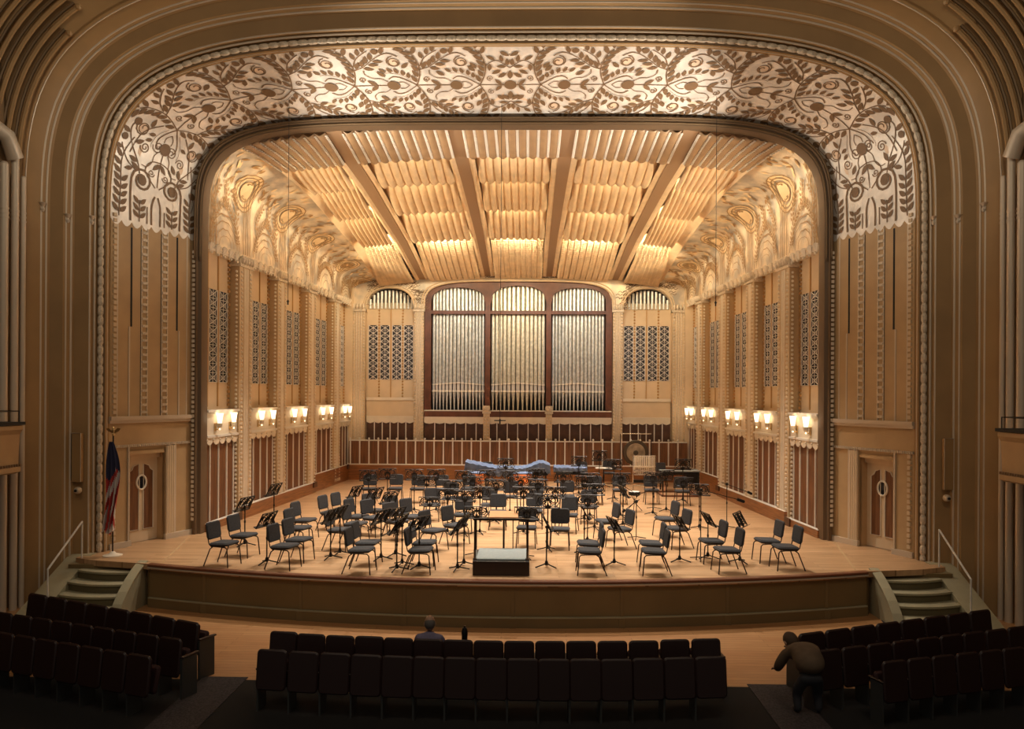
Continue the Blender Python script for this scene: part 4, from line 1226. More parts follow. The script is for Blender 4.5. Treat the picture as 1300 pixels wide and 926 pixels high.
# ---- orchestra chairs
def make_chair():
    t = thing('orchestra_chair')
    mb = MB(); mb.pad(.46, .47, .07, .07, Matrix.Translation((.02, 0, .455)) @ Matrix.Rotation(-.04, 4, 'Y'), 5, .4); mb.build('seat', 'fabric', t, True)
    T = Matrix.Translation((-.245, 0, .715)) @ Matrix.Rotation(-.14, 4, 'Y') @ Matrix.Rotation(PI/2, 4, 'Y') @ Matrix.Rotation(PI/2, 4, 'Z')
    mb = MB(); mb.pad(.45, .36, .05, .07, T, 5, .4); mb.build('backrest', 'fabric', t, True)
    for y in (-.205, .205):
        mb = MB(); mb.tube([(.12, y, .41), (.20, y, .405), (.235, y, .37), (.27, y*1.1, 0)], .0125, 6); mb.build('leg', 'leg', t, True)
        mb = MB(); mb.tube([(-.10, y, .41), (-.17, y, .36), (-.31, y*1.1, 0)], .0125, 6); mb.build('leg', 'leg', t, True)
    mb = MB()
    for y in (-.2, .2): mb.tube([(.12, y, .41), (-.15, y, .41), (-.20, y, .46), (-.245, y, .66)], .011, 6)
    mb.tube([(.1, -.2, .405), (.1, .2, .405)], .009, 6); mb.tube([(-.14, -.2, .405), (-.14, .2, .405)], .009, 6)
    mb.build('frame', 'leg', t, True)
    return t
CH = [
 # zone, group, list of (px, py of the seat centre, heading deg)
 ('far left group by the wall', [(283.7,688.8,-15),(308.8,678.7,-15),(360.6,692.3,-14),(378.5,684,-14),(379,669.5,-14),(386.5,659.6,-14)]),
 ('pair at the stage edge left of centre', [(457.7,697,-6),(465.8,688,-6)]),
 ('pair at the stage edge just left of the podium', [(533,697,-6),(538,688,-6)]),
 ('left-hand section behind the edge pairs', [(430,671.8,-10),(420,650,-18),(436,646,-20),(451,664,-16),(453.5,655,-22),(474.5,656.5,-32),(476,647.5,-34),(503,661,-34),(504.7,651.5,-40),(524,655,-36),(550,672.6,-30),(577.7,666,-36)]),
 ('rear left row along the back rail', [(469,620,-84),(502.3,619.5,-86),(530,620,-88),(560,620.6,-90),(594.7,619.6,-90)]),
 ('middle of the orchestra behind the podium', [(548,640,-88),(572,632,-90),(588,652.8,-86),(621,640,-90),(632,649,-90),(648,630,-90),(668.6,668.8,-94),(678,648,-92),(681,632,-90),(710.7,670.7,-94),(722,653,-100),(747.7,643,-94),(720,629,-92)]),
 ('rear right row in front of the percussion', [(756,622,-92),(786.7,621.6,-92),(827,621.6,-92),(866,623,-92)]),
 ('stools behind the percussion by the rail', [(618,601,-90),(681.6,601,-90),(739,601,-90),(773,600,-90),(839,602,-90)]),
 ('two just right of the middle, angled to the left', [(770.5,661,196),(787.5,670.6,200)]),
 ('pair at the stage edge just right of the podium', [(749.4,698.5,181),(748,689,181)]),
 ('pair at the stage edge right of centre', [(831,699,181),(827,689,181)]),
 ('two right of centre behind the edge pair', [(845.8,658,196),(860,670,198)]),
 ('far right group by the wall', [(904,686,188),(924,697,187),(975,685.5,186),(998,693.6,185)]),
]
chair0 = None; CHP = []; STP = []
for zone, lst in CH:
    lst = sorted(lst)
    for i, (px, py, h) in enumerate(lst):
        p = at_z(px, py, .47)
        if chair0 is None: chair0 = make_chair(); c = chair0
        else: c = dup(chair0, (0, 0, 0), 0)
        CHP.append((p.x, p.y)); c.location = (p.x, p.y, 0); c.rotation_euler = (0, 0, math.radians(h))
        if len(lst) == 2: w = 'left one' if i == 0 else 'right one'
        else: w = '%s from the left' % ORD[i]
        tag(c, 'charcoal padded orchestra chair, %s, %s' % (zone, w), 'chair', 'orchestra chairs on the stage')

# ---- scrollwork music stands
def make_stand(hdesk=1.0, tilt=.45, nm='music_stand'):
    t = thing(nm)
    mb = MB()
    for k in range(3):
        a = k * 2 * PI / 3 + .4
        mb.tube([(0, 0, .09), (.08*math.cos(a), .08*math.sin(a), .055), (.25*math.cos(a), .25*math.sin(a), .012)], .013, 6)
    mb.lathe((0, 0, 0), [(.035, .04), (.035, .1), (.02, .14)], 10)
    mb.build('base', 'stand', t, True)
    mb = MB(); mb.tube([(0, 0, .1), (0, 0, hdesk - .1)], .014, 8); mb.tube([(0, 0, hdesk * .55), (0, 0, hdesk * .55 + .05)], .022, 8); mb.build('pole', 'stand', t, True)
    T = Matrix.Translation((-.0, 0, hdesk)) @ Matrix.Rotation(tilt, 4, 'Y')
    W_, H_ = .27, .17; K = 1.6
    def q(y, z): return T @ Vector((0, y, z))
    mb = MB()
    mb.tube([q(-W_, -H_), q(W_, -H_), q(W_, H_), q(-W_, H_)], .009*K, 5, closed=True)
    mb.hexa([T @ Vector(v) for v in ((-.07, -W_, -H_ - .01), (.0, -W_, -H_ - .01), (0, W_, -H_ - .01), (-.07, W_, -H_ - .01), (-.07, -W_, -H_), (0, -W_, -H_), (0, W_, -H_), (-.07, W_, -H_))])
    dk = mb.build('desk', 'stand', t)
    mb = MB()
    def ring(cy, cz, r, r2=None, tt=.012):
        mb.tube([q(cy + r*math.cos(a*PI/6), cz + (r2 or r)*math.sin(a*PI/6)) for a in range(12)], tt, 4, closed=True)
    ring(-.125, .03, .095); ring(.125, .03, .095); ring(0, -.03, .07, .11); ring(-.125, .03, .05); ring(.125, .03, .05)
    for sg in (-1, 1):
        mb.tube([q(0, -H_), q(sg*.10, -.10), q(sg*.2, -.12), q(sg*.25, -.04), q(sg*.22, .1), q(sg*.1, .15), q(0, H_*.6), q(sg*-.02, .02)], .013, 4)
        mb.tube([q(sg*W_, H_), q(sg*.17, .11)], .007, 4); mb.tube([q(sg*W_, -H_), q(sg*.15, -.05)], .007, 4)
    mb.tube([q(0, -H_), q(0, H_)], .012, 4)
    mb.build('scrollwork', 'stand', dk)
    mb = MB(); mb.ball((0, 0, hdesk - .09), .035, 8); mb.tube([(0, 0, hdesk - .1), q(0, -.05)], .02, 6); mb.build('tilt_joint', 'stand', dk, True)
    return t
stand_lo = stand_hi = None
# (px, py of desk centre, desk height, heading of its player); positions fall straight down from the desk
ST = [
 ('left side of the stage', 'lo', [(311,640,.98,-15),(348,622,.98,-15),(339,660,.92,-15),(420,655,.93,-10),(429,652,.93,-10),(445,624,.95,-20),(476,627,.95,-30),(491,632,.95,-34),(484,656,.93,-20),(498,654,.92,-30),(508,664,.92,-6),(504,668,.90,-6),(527,664,.92,-30),(581,668,.90,-6),(586,664,.92,-12)]),
 ('rear row left of the blue covers', 'hi', [(468,604,1.12,-84),(492,602,1.12,-86),(526,603,1.12,-88),(554,603,1.12,-88),(589.5,604.7,1.12,-90),(541.6,611,1.05,-90),(575,617,1.05,-90),(545.5,637,.82,-90)]),
 ('middle of the orchestra behind the podium', 'hi', [(605,651,.95,-84),(608,626,1.05,-90),(618,604,1.15,-90),(642,589,1.22,-90),(648,603,1.12,-90),(664.8,626,1.05,-90),(680,602,1.12,-90),(683,616,1.05,-92),(669,652,.98,-92),(697,637,1.12,-92),(705,626,1.05,-92),(715,606,1.12,-92),(746,636,1.0,-94),(735,586,1.2,-92),(600,612,1.05,-90),(630,616,1.05,-90),(661,612,1.08,-90),(742,612,1.1,-92),(558,628,1.0,-90),(590,630,1.0,-90)]),
 ('rear right among the percussion', 'hi', [(749,608,1.12,-92),(755,622,1.05,-94),(761,579,1.3,-92),(788,608,1.12,-92),(829,607,1.1,-92),(867,590,1.25,-92),(867.6,613,1.05,-92),(780,590,1.2,-92),(846,604,1.1,-60),(888,622,1.05,-120)]),
 ('right side of the stage', 'lo', [(742,650,.92,181),(780,666,.85,196),(791,624,.95,190),(863,663,.85,190),(939.6,660,.92,150),(900,660,.86,188),(694,664,.92,181)]),
]
for zone, kind, lst in ST:
    for i, (px, py, h, hd) in enumerate(sorted(lst)):
        p = at_z(px, py, h)
        for _ in range(4):      # keep the feet clear of the chairs and of one another
            for (qx, qy), dm in [(q, .40) for q in CHP] + [(q, .46) for q in STP]:
                dx, dy = p.x - qx, p.y - qy; d_ = math.hypot(dx, dy)
                if d_ < dm:
                    if d_ < .02: dx, dy, d_ = 0, 1, 1
                    p.x += dx / d_ * (dm - d_) * .7; p.y += dy / d_ * (dm - d_) * .7
        STP.append((p.x, p.y))
        if kind == 'lo':
            if stand_lo is None: stand_lo = make_stand(.92, .5); t = stand_lo
            else: t = dup(stand_lo, (0, 0, 0), 0)
            t.scale = (1, 1, h / .92)
        else:
            if stand_hi is None: stand_hi = make_stand(1.12, .28); t = stand_hi
            else: t = dup(stand_hi, (0, 0, 0), 0)
            t.scale = (1, 1, h / 1.12)
        t.location = (p.x, p.y, 0); t.rotation_euler = (0, 0, math.radians(hd))
        tag(t, 'black scrollwork music stand, %s, %s from the left' % (zone, ORD[i] if i < 18 else ['nineteenth', 'twentieth'][i - 18]), 'music stand', 'black openwork music stands')

# ---- microphone stands
def mic_stand(x, y, h, arm, label):
    t = thing('microphone_stand', (x, y, 0))
    tag(t, label, 'microphone stand', 'slim microphone stands')
    mb = MB()
    for k in range(3):
        a = k*2*PI/3 + .3; mb.tube([(0, 0, .06), (.26*math.cos(a), .26*math.sin(a), .012)], .011, 6)
    mb.build('base', 'stand', t, True)
    mb = MB(); mb.tube([(0, 0, .05), (0, 0, h)], .011, 8); mb.tube([(0, 0, h*.55), (0, 0, h*.55 + .06)], .02, 8); mb.build('pole', 'stand', t, True)
    mb = MB(); mb.tube([(-arm*.25, 0, h + .05), (0, 0, h), (arm, 0, h - .22)], .009, 6); mb.ball((0, 0, h), .045, 8); mb.build('boom_arm', 'stand', t, True)
    mb = MB(); mb.tube([(arm*.92, 0, h - .20), (arm*1.08, 0, h - .25)], .035, 10); mb.ball((arm*1.08, 0, h - .25), .036, 10); mb.build('microphone', 'stand', t, True)
    return t
for bx, by, ty, arm, lb in ((889.4, 711, 622, .85, 'tall black microphone stand at the right, its boom arm over the front chairs'),
                            (922.6, 671, 615, .6, 'black microphone stand near the right wall with a short boom'),
                            (807.7, 684.7, 637, -.3, 'thin black microphone stand right of centre behind the angled pair of chairs'),
                            (830, 646.7, 620, -.5, 'black microphone stand in front of the right percussion'),
                            (791, 662, 617, .35, 'black microphone stand behind the chairs just right of the middle')):
    p = at_z(bx, by, 0); r = ray(bx, ty); tt = p.y / r[1]; h = CAMH + r[2]*tt
    mic_stand(p.x, p.y, h, arm, lb)

# ---- conductor's podium
pl = at_z(600, 731, 0); pr = at_z(672, 731, 0); yb = 16.75; yf = pl.y
pw = (pr.x - pl.x) / 2; cx = (pl.x + pr.x) / 2
t = thing('conductor_podium', (cx, (yf + yb)/2, 0)); tag(t, 'dark brown conductor podium with grey carpet top and metal guard rail', 'podium')
hd = (yb - yf) / 2
mb = MB(); mb.box(-pw, pw, -hd, hd, 0, .27); mb.build('platform', 'podium', t)
mb = MB(); mb.box(-pw, pw, -hd - .01, -hd + .03, .27, .285); mb.build('nosing', 'chrome', t)
mb = MB(); mb.pad(2*pw - .1, 2*hd - .16, .04, .03, Matrix.Translation((0, .03, .295))); mb.build('carpet_pad', 'grey', t)
for sg in (-1, 1):
    mb = MB(); mb.tube([(sg*(pw - .04), -hd + .06, .27), (sg*(pw - .04), -hd + .06, 1.10)], .022, 8); po = mb.build('rail_post', 'leg', t, True)
    mb = MB(); mb.box(sg*(pw - .04) - .04, sg*(pw - .04) + .04, -hd + .02, -hd + .10, .27, .33); mb.tube([(sg*(pw - .04), -hd + .06, .33), (sg*(pw - .04), -hd + .06, .50)], .03, 8)
    mb.build('post_bracket', 'chrome', po)
mb = MB(); mb.box(-pw, pw, -hd + .03, -hd + .09, 1.085, 1.12); mb.build('top_rail', 'leg', t)
# conductor's desk
dy = yb + .35
t = thing('conductor_desk', (cx + .0, dy, 0)); tag(t, 'light wooden conductor desk tilted on a black pole behind the podium', 'music desk')
mb = MB(); T = Matrix.Translation((0, 0, .96)) @ Matrix.Rotation(.16, 4, 'X')
mb.hexa([T @ Vector(v) for v in ((-.31, -.24, -.012), (.31, -.24, -.012), (.31, .24, -.012), (-.31, .24, -.012), (-.31, -.24, .012), (.31, -.24, .012), (.31, .24, .012), (-.31, .24, .012))])
mb.hexa([T @ Vector(v) for v in ((-.32, -.26, -.02), (.32, -.26, -.02), (.32, -.235, -.02), (-.32, -.235, -.02), (-.32, -.26, .03), (.32, -.26, .03), (.32, -.235, .03), (-.32, -.235, .03))])
mb.build('desk_board', 'deskwood', t)
mb = MB(); mb.tube([(0, 0, .05), (0, 0, .95)], .022, 8); mb.tube([(.2, 0, .03), (.2, .0, .9)], .012, 6); mb.build('pole', 'stand', t, True)
mb = MB()
for k in range(4):
    a = k*PI/2 + PI/4; mb.tube([(0, 0, .10), (.32*math.cos(a), .32*math.sin(a), .015)], .014, 6)
mb.tube([(.0, 0, .05), (.2, 0, .04)], .012, 6)
mb.build('base', 'stand', t, True)

# ---- percussion under blue covers
def cover(x0, x1, y0, y1, ztop, drop, hump, label, name='covered_instrument'):
    cx, cy = (x0+x1)/2, (y0+y1)/2
    t = thing(name, (cx, cy, 0)); tag(t, label, 'covered instrument', 'percussion under blue covers')
    nx, ny = 28, 10; rows = []
    for j in range(-2, ny + 3):
        row = []
        for i in range(-2, nx + 3):
            u = min(1, max(0, i/nx)); v = min(1, max(0, j/ny))
            x = x0 + (x1-x0)*u - cx; y = y0 + (y1-y0)*v - cy
            z = ztop + hump(u) + .015*math.sin(i*1.7 + j*.9) - .05*(abs(2*v-1)**3)
            e = max(0, -i, i - nx, -j, j - ny)
            if e: z -= drop*(e/2) * (1 + .12*math.sin(i*2.1 + j)); x *= 1 + .012*e; y += .03*math.sin(i*1.3)*e*.5 
            row.append((x, y, z))
        rows.append(row)
    mb = MB(); mb.grid(rows); o = mb.build('cloth_cover', 'blue', t, True, 60)
    sm = o.modifiers.new('thick', 'SOLIDIFY'); sm.thickness = .02
    mb = MB(); mb.box(x0 - cx + .08, x1 - cx - .08, -.25, .25, ztop - .32, ztop - .10); mb.build('instrument_body', 'bluedark', t)
    for k in range(4):
        mb = MB(); lx = (x0 - cx + .15) if k % 2 else (x1 - cx - .15); ly = -.22 if k < 2 else .22
        mb.tube([(lx, ly, 0), (lx, ly, ztop - .3)], .025, 8); mb.build('leg', 'leg', t, True)
    return t
g = lambda c, w, h: (lambda u: h*math.exp(-((u - c)/w)**2))
pA, pB, pC, pD = at_z(586, 595, .95), at_z(650, 601, .9), at_z(656, 601, .9), at_z(748, 596, .88)
cover(pA.x, pB.x - .0, 29.2, 30.3, .86, .30, lambda u: .22*max(0, 1 - u*1.6), 'instrument under a crumpled pale blue cover, left of the two long covers')
cover(pC.x - .15, pC.x + 1.2, 29.3, 30.4, .84, .32, g(.75, .3, .22), 'humped instrument under a blue cover in the middle behind the stands')
cover(pC.x + 1.35, pD.x, 29.4, 30.3, .88, .14, lambda u: 0, 'long flat keyboard instrument under a blue cover, right of the humped one')
# copper kettledrums
for k, (px, lb) in enumerate(((606, 'small copper kettledrum showing under the left blue cover'), (663, 'copper kettledrum glowing orange under the middle blue cover'))):
    p = at_z(px, 609, .5)
    t = thing('kettledrum', (p.x, 28.35, 0)); tag(t, lb, 'kettledrum', 'copper kettledrums')
    mb = MB(); mb.lathe((0, 0, 0), [(.08, .30), (.22, .36), (.31, .50), (.34, .66), (.34, .72)], 20); mb.build('bowl', 'copper', t, True)
    mb = MB(); mb.lathe((0, 0, 0), [(.36, .72), (.36, .75), (.30, .76)], 20); mb.build('drum_head', 'blue', t)
    for j in range(3):
        mb = MB(); a = j*2*PI/3 + .5; mb.tube([(.30*math.cos(a), .30*math.sin(a), .6), (.34*math.cos(a), .34*math.sin(a), .02)], .018, 6)
        mb.build('leg', 'stand', t)

# ---- gong on its frame
YG = 31.3
gc = at_y(807, 575, YG); gl = at_y(788, 551, YG); gr = at_y(827, 551, YG)
t = thing('gong', (gc.x, YG - .02, gc.z)); tag(t, 'large round bronze gong hanging in its frame by the right rear rail', 'gong')
T = Matrix.Rotation(PI/2, 4, 'X')
mb = MB(); mb.lathe((0, 0, 0), [(.50, -.05), (.51, 0), (.49, .02), (.36, .03)], 36, T); mb.build('rim', 'gongdark', t, True)
mb = MB(); mb.lathe((0, -.03, 0), [(.37, .0), (.36, .012), (.12, .02), (.11, .02)], 36, T); gf = mb.build('face', 'gong', t, True)
mb = MB(); mb.lathe((0, -.05, 0), [(.10, 0), (.09, .02), (.03, .03)], 20, T); mb.build('boss', 'gongdark', gf, True)
t = thing('gong_rack', (gc.x, YG, 0)); tag(t, 'square metal frame that the bronze gong hangs from', 'gong rack')
mb = MB(); 
for x in (gl.x, gr.x): mb.tube([(x - gc.x, .05, 0), (x - gc.x, .05, gl.z)], .018, 8)
for x in (gl.x, gr.x): mb.tube([(x - gc.x, -.3, .02), (x - gc.x, .35, .02)], .02, 8)
mb.build('upright', 'leg', t, True)
mb = MB(); mb.tube([(gl.x - gc.x, .05, gl.z), (gr.x - gc.x, .05, gl.z)], .02, 8); mb.build('crossbar', 'chrome', t, True)
mb = MB(); 
for x in (-.2, .2): mb.tube([(x, .05, gl.z), (x*.9, -.01, gc.z + .42)], .006, 4)
mb.build('cord', 'stripe', t)

# ---- silver chimes / bells rack in front of the gong
p0, p1 = at_y(804, 579, 29.0), at_y(832, 602, 29.0)
t = thing('tubular_bells', ((p0.x + p1.x)/2, 29.0, 0)); tag(t, 'rack of bright silver tubes and bars standing before the gong', 'tubular bells')
w = (p1.x - p0.x)/2; zt_ = p0.z; 
mb = MB()
for x in (-w, w): mb.tube([(x, 0, .02), (x, 0, zt_)], .02, 8); mb.tube([(x, -.25, .03), (x, .25, .03)], .02, 8)
mb.tube([(-w, 0, zt_), (w, 0, zt_)], .02, 8); mb.tube([(-w, 0, .25), (w, 0, .25)], .015, 8); mb.build('rack', 'chrome', t, True)
for k in range(11):
    x = -w + .06 + (2*w - .12)*k/10
    mb = MB(); mb.tube([(x, -.04, zt_ - .03), (x, -.04, zt_ - .62 - .015*k)], .024, 8); mb.build('tube', 'bead', t, True)
for k in range(3):
    mb = MB(); z = zt_ - .42 - k*.14
    mb.box(-w*.95, w*.8, -.14, -.08, z, z + .05); mb.build('bar', 'chrome' if k else 'bead', t)
mb = MB(); mb.box(-w, w*.9, -.10, .06, .35, .46); mb.build('damper_box', 'stand', t)

# ---- long grey table, low frames and small tables at the right rear
YT = 29.6
a, b = at_y(838, 597, YT), at_y(887, 600, YT)
t = thing('percussion_table', ((a.x+b.x)/2, YT, 0)); tag(t, 'long flat grey-topped percussion table against the right wall base', 'table')
w = (b.x - a.x)/2; z = a.z
mb = MB(); mb.box(-w, w, -.3, .3, z - .04, z); mb.build('table_top', 'grey', t)
mb = MB(); mb.box(-w + .05, w - .05, -.26, .26, z - .16, z - .04); mb.box(w - .5, w - .08, -.22, .22, .3, z - .04); mb.build('apron', 'stand', t)
for k in range(4):
    x = (-w + .06) if k % 2 else (w - .06); y = -.26 if k < 2 else .26
    mb = MB(); mb.box(x - .025, x + .025, y - .025, y + .025, 0, z - .04); mb.build('leg', 'stand', t)
a, b = at_z(840, 631, 0), at_z(886, 631, 0)
t = thing('drum_frame', ((a.x+b.x)/2, a.y, 0)); tag(t, 'low dark brown floor frame under the grey percussion table', 'floor frame')
w = (b.x - a.x)/2
mb = MB()
mb.box(-w, w, -.03, .03, 0, .06); mb.box(-w, w, 1.2, 1.26, 0, .06); mb.box(-w, -w + .05, -.03, 1.26, 0, .06); mb.box(w - .05, w, -.03, 1.26, 0, .06); mb.build('frame', 'lip', t)
mb = MB(); mb.tube([(-w + .05, 0, .05), (-w + .05, 0, .62)], .014, 6); mb.tube([(w - .05, 0, .05), (w - .05, 0, .62)], .014, 6); mb.build('post', 'stand', t)
YT = 30.4
a, b = at_y(756, 594, YT), at_y(777, 594, YT)
t = thing('small_table', ((a.x+b.x)/2, YT, 0)); tag(t, 'small flat white-topped trap table left of the gong', 'table')
w = (b.x-a.x)/2
mb = MB(); mb.box(-w, w, -.2, .2, a.z - .03, a.z); mb.build('table_top', 'stripe', t)
mb = MB(); mb.tube([(0, 0, .03), (0, 0, a.z - .03)], .02, 8); mb.build('pole', 'stand', t)
mb = MB()
for k in range(3): an = k*2*PI/3; mb.tube([(0, 0, .1), (.25*math.cos(an), .25*math.sin(an), .015)], .013, 6)
mb.build('base', 'stand', t)
# snare drum on a low stand
p = at_z(829, 628, .5)
t = thing('snare_drum', (p.x - .6, p.y - .2, 0)); tag(t, 'small shallow drum on a black tripod near the right microphone stand', 'drum')
mb = MB(); mb.lathe((0, 0, 0), [(.17, .50), (.18, .51), (.18, .60), (.17, .61)], 20); mb.build('shell', 'stand', t, True)
mb = MB(); mb.lathe((0, 0, 0), [(.165, .61), (.16, .615)], 20); mb.build('drum_head', 'stripe', t)
mb = MB()
for k in range(3): an = k*2*PI/3 + .3; mb.tube([(.12*math.cos(an), .12*math.sin(an), .5), (-.02*math.cos(an), -.02*math.sin(an), .3), (.26*math.cos(an), .26*math.sin(an), .015)], .011, 6)
mb.build('tripod', 'stand', t)

# ---- hanging microphones on thin wires
for x, lb, yy, zz in ((366, 'thin hanging wire left of centre over the orchestra', 19.0, 5.8), (636, 'thin hanging wire with a small microphone bar in the middle', 19.3, 2.93), (909, 'thin hanging wire right of centre over the orchestra', 19.0, 5.8)):
    p = at_y(x, 300, yy)
    t = thing('hanging_microphone', (p.x, yy, zz)); tag(t, lb, 'hanging microphone', 'microphone wires from above')
    mb = MB(); mb.tube([(0, 0, 0), (0, 0, 10.84 - zz)], .006, 4); mb.build('wire', 'stand', t)
    mb = MB(); mb.tube([(-.14 if x == 636 else -.03, 0, 0), (.14 if x == 636 else .03, 0, 0)], .014, 6); mb.tube([(0, 0, -.08), (0, 0, .04)], .018, 8); mb.build('microphone', 'stand', t)

# ---- flag on its pole
p = at_z(143, 706, 0); 
t = thing('flag_pole', (p.x, p.y, 0)); tag(t, 'dark flag pole with gold eagle and round pale base by the left door', 'flag pole')
mb = MB(); mb.lathe((0, 0, 0), [(.20, 0), (.20, .02), (.08, .05), (.04, .10)], 24); mb.build('base', 'cream', t, True)
mb = MB(); mb.tube([(0, 0, .05), (0, 0, 2.62)], .016, 8); mb.build('pole', 'podium', t, True)
mb = MB(); mb.ball((0, 0, 2.65), .035, 10); mb.ball((0, 0, 2.74), .035, 8, (.9, .8, 1.4))
for sg in (-1, 1):
    mb.add([(sg*.02, 0, 2.72), (sg*.10, -.02, 2.80), (sg*.16, -.01, 2.78), (sg*.13, 0, 2.73), (sg*.02, .01, 2.67), (sg*.02, .02, 2.70), (sg*.10, .01, 2.77)], [(0, 1, 2, 3, 4), (4, 3, 2, 6, 5)])
mb.ball((.02, -.03, 2.80), .022, 8); mb.build('eagle_finial', 'brass', t, True)
# draped cloth: stripes run down the folds, navy canton at the top
t2 = thing('flag', (p.x, p.y, 0)); tag(t2, 'red white and blue striped flag hanging in folds from the pole', 'flag')
NU, NV = 60, 46
def flagpt(u, v):       # u across the gathered cloth, v down
    z = 2.50 - 1.98 * v + .05*math.sin(u*9)*v
    wdt = .05 + .20 * v**.6 * (1 - .25*v) + .05*math.sin(v*5)
    x = (u - .5) * 2 * wdt * (.75 + .1*math.sin(v*7)) + .05*math.sin(v*4.2) 
    y = -.05 - .055 * (.4 + v) * math.sin(u * 6 * PI + 1.5*v) - .03
    return (x, y, z)
rows = [[flagpt(i/NU, j/NV) for i in range(NU + 1)] for j in range(NV + 1)]
mb = MB()
for j in range(NV):
    for i in range(NU):
        u, v = i/NU, j/NV
        # pattern coordinates: the hoist is at the top, the fly hangs down; folds slide the stripes
        f = (u * 3.1 + v * .9) % 1.0
        if v < .36 + .08*math.sin(u*7): col = 2
        else: col = 0 if int((u*6 + v*5.5 + .6*math.sin(v*9 + u*5))) % 2 == 0 else 1
        mb.cur = col
        b_ = len(mb.v); mb.v += [rows[j][i], rows[j][i+1], rows[j+1][i+1], rows[j+1][i]]; mb.f.append((b_, b_+1, b_+2, b_+3)); mb.m.append(col)
fo = mb.build('cloth', ['red', 'white', 'navy'], t2, True, 80)

# ================================================================== AUDITORIUM
def make_seat():
    t = thing('auditorium_seat')          # local: faces +y (the stage), origin on the floor
    W_ = .442
    T = Matrix.Translation((0, -.12, .60)) @ Matrix.Rotation(PI/2 - .12, 4, 'X')
    mb = MB(); mb.pad(W_, .56, .05, .06, T, 5, .4); mb.build('back_shell', 'seatedge', t, True)
    T = Matrix.Translation((0, -.085, .60)) @ Matrix.Rotation(PI/2 - .12, 4, 'X')
    mb = MB(); mb.pad(W_ - .04, .50, .05, .05, T, 5, .4); mb.build('back_cushion', 'seatred', t, True)
    T = Matrix.Translation((0, .06, .50)) @ Matrix.Rotation(PI/2 - .25, 4, 'X')
    mb = MB(); mb.pad(W_ - .04, .38, .08, .05, T, 5, .4); fs = mb.build('folded_seat', 'seatred', t, True)
    mb = MB(); mb.box(-.225, -.20, -.12, .14, 0, .58); sd_ = mb.build('standard', 'seatmetal', t)
    mb = MB(); mb.pad(.05, .32, .03, .012, Matrix.Translation((-.212, .03, .60))); mb.build('armrest', 'seatedge', sd_, True)
    return t
seat0 = None
def put_seat(x, y, rz, label, group, sc=1.0, z=-.9):
    global seat0
    if seat0 is None: seat0 = make_seat(); t = seat0
    else: t = dup(seat0, (0, 0, 0), 0)
    t.location = (x, y, z); t.rotation_euler = (0, 0, rz); t.scale = (sc, sc, 1)
    tag(t, label, 'theatre seat', group)
    return t
def end_standard(x, y, rz, label):
    t = thing('aisle_end_standard', (x, y, -.9), rz); tag(t, label, 'seat end', 'grey aisle ends of the seat rows')
    mb = MB(); mb.box(-.02, .02, -.14, .16, 0, .60); mb.build('panel', 'seatmetal', t)
    mb = MB(); mb.pad(.06, .34, .03, .012, Matrix.Translation((0, .03, .615))); mb.build('armrest', 'seatedge', t, True)
# middle block
def row_mid(pxs, tops, rowname, yoff=0):
    for i, (px, py) in enumerate(zip(pxs, tops)):
        p = at_z(px, py, -.03)
        a = -math.atan2(p.x - 0.1, 26.0) * -1
        put_seat(p.x, p.y + .10, a * 1.0, 'maroon theatre seat, middle block, %s, %s from the left' % (rowname, ORD[i]), 'seats of the middle block', 1.0)
ex = [345, 378, 414, 451, 488, 525, 563, 601, 639.5, 678.5, 718, 757, 797, 836, 876, 914.5]
tp = [803, 806, 808, 809, 811, 812.5, 813.5, 814.5, 815, 815, 815, 815, 814.5, 813, 812]
row_mid([(a + b)/2 for a, b in zip(ex, ex[1:])], tp, 'front row')
ex2 = [327 + 39.6*i for i in range(16)]
tp2 = [826, 828.5, 830.5, 832.5, 834, 835, 836, 837, 837.5, 838, 838, 838, 837, 836, 835]
row_mid([(a + b)/2 for a, b in zip(ex2, ex2[1:])], tp2, 'second row')
pe = at_z(914.5, 812, -.03); end_standard(pe.x + .03, pe.y + .1, .1, 'grey aisle end at the right of the middle front row')
# side blocks
def row_side(P0, P1, n, rowname, side):
    a = at_z(*P0, -.03); b = at_z(*P1, -.03)
    d = (b - a); ang = math.atan2(d.y, d.x)
    sc = d.length / n / .46
    for i in range(n):
        p = a + d * ((i + .5) / n)
        o = -math.sin(ang)*.1, math.cos(ang)*.1
        put_seat(p.x + o[0], p.y + o[1], ang, 'maroon theatre seat, %s block, %s, %s from the left' % (side, rowname, ORD[i]), 'seats of the %s block' % side, sc)
    return a, b, ang
_, b, an = row_side((37, 753), (254, 792), 8, 'front row', 'left')
end_standard(b.x + .05, b.y + .1, an, 'grey aisle end at the right of the left front row')
_, b, an = row_side((-8, 777), (231, 813), 9, 'second row', 'left')
end_standard(b.x + .05, b.y + .1, an, 'grey aisle end at the right of the left second row')
row_side((-34, 798), (192, 835), 8, 'third row', 'left')
row_side((1013, 806), (1257, 774), 8, 'front row', 'right')
row_side((1035, 828), (1306, 795), 9, 'second row', 'right')
row_side((1120, 842), (1330, 819), 7, 'third row', 'right')

